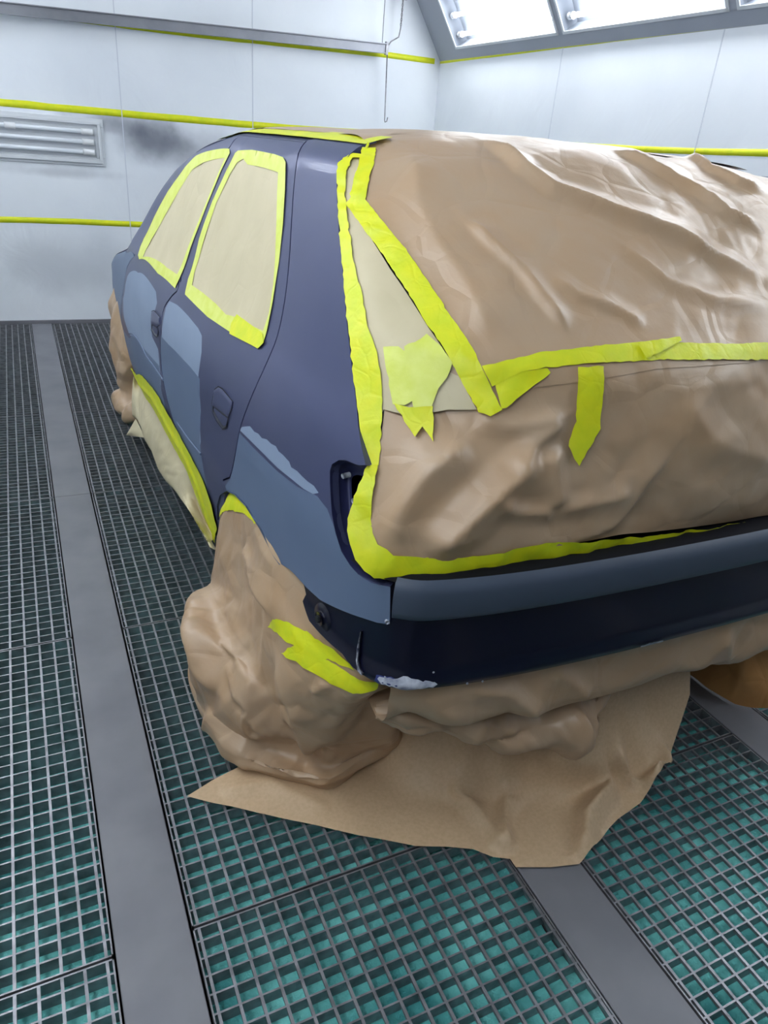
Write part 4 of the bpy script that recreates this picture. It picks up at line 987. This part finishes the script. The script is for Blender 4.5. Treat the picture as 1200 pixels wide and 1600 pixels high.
dW = addf(crumple(100, .19, .036, (1, .6), .1), crumple(101, .09, .024, (1, .7)), crumple(102, .038, .006),
          rdg(c8((285, 270), (330, 400), (380, 510), (460, 640), (480, 670)), .024, .05, .018),
          rdg(c8((200, 870), (270, 960), (350, 1060), (400, 1180), (480, 1260)), .022, .05, .02),
          rdg(c8((165, 600), (190, 720), (215, 850), (300, 1000)), -.022, .035, .05),
          rdg(c8((60, 640), (80, 780), (100, 900), (200, 1010)), .015, .04, .03),
          rdg(c8((460, 1240), (560, 1320), (620, 1360), (700, 1330), (790, 1330)), -.018, .03, .04),
          rdg(c8((470, 840), (520, 930), (590, 1100), (620, 1350)), .018, .06),
          rdg(c8((660, 1020), (750, 970)), .012, .02), rdg(c8((350, 1080), (365, 1200), (430, 1240)), .018, .02, .03),
          rdg(c8((370, 200), (420, 320), (470, 400)), .010, .03))
fadeW = lambda uv: np.clip((uv[:, 1]-.03)/.12, 0, 1)*np.clip((VW-uv[:, 1])/.02, .0, 1)
tpc = uw([(432, 975), (480, 1000), (540, 1040), (590, 1072)])
colc = uw([(335, 840), (328, 880), (326, 920)])
DW = lambda uv: .001+dW(uv)*fadeW(uv)*np.clip(segdist(uv, tpc)[0]/.12, .12, 1)*np.clip(segdist(uv, colc)[0]/.10, .25, 1)
ww = empty('wheel_wrap', (.5, 1.4, 0), 'crumpled brown paper wrapped around the left rear wheel down to the floor', 'wheel wrap')
sheet('paper', WR, full(WR), M['paper'], ww, sp=.0065, disp=DW, zmin=.002)
def wtape(pts, label, off=.004, seed=1, rag=.001):
    return tag(sheet('masking_tape', WR, uw(pts), M['tape'], sp=.009, off=off, disp=addf(DW, crumple(110, .03, .003), crumple(111, .015, .001)), rag=rag, seed=seed), label, 'tape')
wtape(c8((440, 697), (485, 655), (560, 680), (640, 715), (700, 755), (770, 800), (850, 872), (870, 900), (800, 880), (740, 848), (690, 880), (600, 800), (540, 765)), 'upper crinkled yellow tape joining the rear wheel paper to the bumper corner')
wtape(c8((525, 815), (590, 780), (640, 835), (740, 850), (830, 905), (900, 945), (985, 950), (975, 990), (920, 1008), (860, 1015), (800, 1000), (700, 940), (620, 885)), 'lower crinkled yellow tape under the bumper corner on the wheel paper', off=.006, seed=2)
wtape([(344, 808), (345, 795), (346, 780), (352, 770), (362, 768), (376, 776), (392, 794), (402, 818), (398, 818), (384, 804), (366, 799), (350, 803)], 'yellow tape fixing the paper inside the rear wheel arch', off=.003, seed=3)

# ------------------------------------------------------------------ front wheel wrap
R = []
for z, rx, ry, cx_, cy_ in ((.62, .08, .30, .50, 3.93), (.56, .118, .31, .50, 3.92), (.40, .148, .27, .50, 3.90), (.26, .146, .19, .50, 3.86), (.17, .130, .15, .50, 3.84), (.12, .122, .16, .50, 3.82), (.08, .165, .22, .50, 3.80), (.035, .182, .26, .50, 3.80), (.005, .165, .24, .50, 3.80)):
    R.append([(cx_+rx*math.cos(a), cy_+ry*math.sin(a), z) for a in np.linspace(0, 2*math.pi, 13)[:-1]])
FWR = face(loft_rows(R, 7, 7, True), (.5, 3.85, .2))
fw = empty('wheel_wrap', (.5, 3.85, 0), 'brown paper bag bunched around the left front wheel', 'wheel wrap')
sheet('paper', FWR, full(FWR), M['paper'], fw, sp=.011, zmin=.002, disp=lambda uv: crumple(120, .14, .028, (1.8, .5))(uv)+crumple(121, .06, .010)(uv))
# right rear wheel wrap
R = []
for z, dx in ((.50, .05), (.36, .02), (.22, 0.0), (.10, 0), (.005, .01)):
    R.append([(x+dx, y, z) for x, y in ((1.695, .955), (1.66, 1.03), (1.67, 1.3), (1.75, 1.6), (1.95, 1.65), (2.08, 1.4), (2.08, 1.05), (1.9, .93))])
R = [r_[4:]+r_[:4] for r_ in R]
RWR = face(loft_rows(R, 8, 8, True), (1.87, 1.3, .2))
rw = empty('wheel_wrap', (1.87, 1.3, 0), 'darker brown paper wrapped around the right rear wheel, beyond the bumper paper', 'wheel wrap')
sheet('paper', RWR, full(RWR), M['paper_orange'], rw, sp=.018, zmin=.002, disp=lambda uv: crumple(130, .14, .025)(uv)+crumple(131, .06, .008)(uv))

# ------------------------------------------------------------------ papers under the bumper
def plan_y(x): return np.interp(x, BPL[:len(BPL)//2+1, 0], BPL[:len(BPL)//2+1, 1]) if x <= XC else plan_y(2*XC-x)
xs = np.array([.50, .56, .62, .72, .85, 1.0, 1.15, 1.3, 1.45, 1.6, 1.78, 1.93])
zb = np.array([.40, .40, .38, .37, .35, .325, .325, .335, .34, .34, .33, .35])
rows_ = []
for kz, dy in ((0, .035), (.12, .030), (.45, .028), (.8, .035), (1.0, .075), (1.0, .13), (.75, .20)):
    rows_.append([(x, plan_y(x)+dy+(.02 if x < .6 else 0), .525-(.525-z)*kz) for x, z in zip(xs, zb)])
UB = face(loft_rows(rows_, 10, 10), (1.2, 1.5, .7))
uub = lambda pts: UB.uv(pts, 'ub')
c9 = lambda *p: [(600+x/2, 950+y/2) for x, y in p]
rb_ = lambda pts, a, w1, w2=None: fold(resample(uub(pts), .03, False), a, w1, w2)
dU = addf(crumple(140, .26, .040, (.8, 1.2)), crumple(141, .10, .018), rb_(c9((1060, 90), (1080, 130), (1085, 185)), .014, .05, .03), rb_(c9((530, 190), (600, 240), (650, 290)), .016, .05, .03), rb_(c9((250, 250), (400, 270), (480, 320)), .018, .05, .03))
o = sheet('masking_paper', UB, full(UB), M['paper'], sp=.009, disp=lambda uv: dU(uv)*np.clip(uv[:, 1]/.05, 0, 1)); tag(o, 'brown masking paper hanging in a soft roll beneath the whole rear bumper', 'masking paper')
# bunched fold below it
xs = np.array([.50, .59, .69, .79, .90, 1.0, 1.08, 1.13])
rows_ = []
prof = [(.02, .0), (-.035, -.045), (-.045, -.10), (-.01, -.135), (.05, -.13), (.12, -.08)]
zt = [.40, .40, .39, .36, .35, .31, .30, .30]; sc0=0; yt = [.93, .90, .885, .88, .885, .885, .89, .91]; sc_ = [.3, .65, .85, 1.0, 1.0, .95, .75, .35]
for dy, dz in prof: rows_.append([(x, y+dy*s_, z+dz*s_) for x, y, z, s_ in zip(xs, yt, zt, sc_)])
FO = face(loft_rows(rows_, 10, 10), (.85, 1.2, .35))
o = sheet('masking_paper', FO, full(FO), M['paper'], sp=.009, disp=addf(crumple(150, .15, .06, (1, 1), .5), crumple(151, .07, .028), crumple(152, .03, .006))); tag(o, 'crumpled bunch of brown paper hanging between the bumper paper and the floor paper', 'masking paper')

# floor paper: a height field sheet, flat on the gratings and climbing up behind the bumper paper
sm = lambda t: np.clip(t, 0, 1)**2*(3-2*np.clip(t, 0, 1))
gx = np.linspace(.10, 1.62, 153); gy = np.linspace(.60, 1.50, 91)
GX, GY = np.meshgrid(gx, gy, indexing='ij')
y0 = np.interp(GX, [.6, .9, 1.1, 1.35, 1.6], [1.0, .90, .86, .845, .85])
GZ = .006+.40*sm((GY-y0)/.24)*sm((GX-.60)/.22)
# sharp-pressed folds in the near part, as traced
FLp = np.stack([GX, GY, GZ], 2)
FL0 = Loft(gx, gy, FLp, 1)
if FL0.N[10, 10][2] < 0: FL0.N *= -1
ufl = lambda pts, n='fl': FL0.uv(pts, n)
rf = lambda pts, a, w1, w2=None: fold(resample(ufl(pts), .03, False), a, w1, w2)
dF = addf(rf(c9((190, 520), (250, 600), (330, 700), (385, 778)), .020, .07, .05), rf(c9((370, 520), (385, 580), (372, 700), (400, 786)), .016, .05, .03),
          rf(c9((690, 480), (695, 590), (625, 670), (612, 795)), .028, .06, .05), rf(c9((870, 410), (850, 500), (820, 580)), .020, .05, .03),
          rf(c9((700, 420), (735, 500), (790, 575)), .018, .04, .03), rf(c9((390, 300), (420, 400), (560, 470), (690, 480)), .014, .05),
          rf(c9((410, 800), (500, 770), (612, 785)), .010, .03), rf([(330, 1240), (420, 1225), (520, 1270)], .006, .05))
edge = [(292, 1244), (332, 1219), (385, 1192), (400, 1150)]
near_e = [(292, 1244), (330, 1254), (362, 1260), (437, 1278), (500, 1291), (560, 1305), (600, 1312), (650, 1322), (700, 1323), (740, 1327), (770, 1339), (797, 1342), (806, 1355), (860, 1355), (905, 1350), (930, 1325), (950, 1296), (965, 1280), (1000, 1255), (1025, 1225), (1040, 1195), (1050, 1170), (1065, 1125), (1078, 1085)]
une = ufl(near_e, 'near'); ul = ufl([(332, 1219), (385, 1192)])
out = np.concatenate([une, [[une[-1][0]+.02, 1.06], [1.34, 1.45], [.5, 1.45]], ul[::-1]])
print('floor edge', [tuple(np.round(FL0.ev(a)[0], 3)) for a in une[::4]])
o = sheet('floor_paper', FL0, out, M['paper_kraft'], sp=.008, disp=lambda uv: np.maximum(0, 2.0*dF(uv)+crumple(161, .24, .050)(uv)*np.clip((uv[:, 0]-.5)/.3, .15, 1)*np.clip((uv[:, 1]-.68)/.2, 0.1, 1)+crumple(162, .11, .022)(uv)*np.clip((uv[:, 0]-.45)/.4, .12, 1))); tag(o, 'wide sheet of brown kraft paper spread over the gratings behind the rear wheel', 'floor paper')
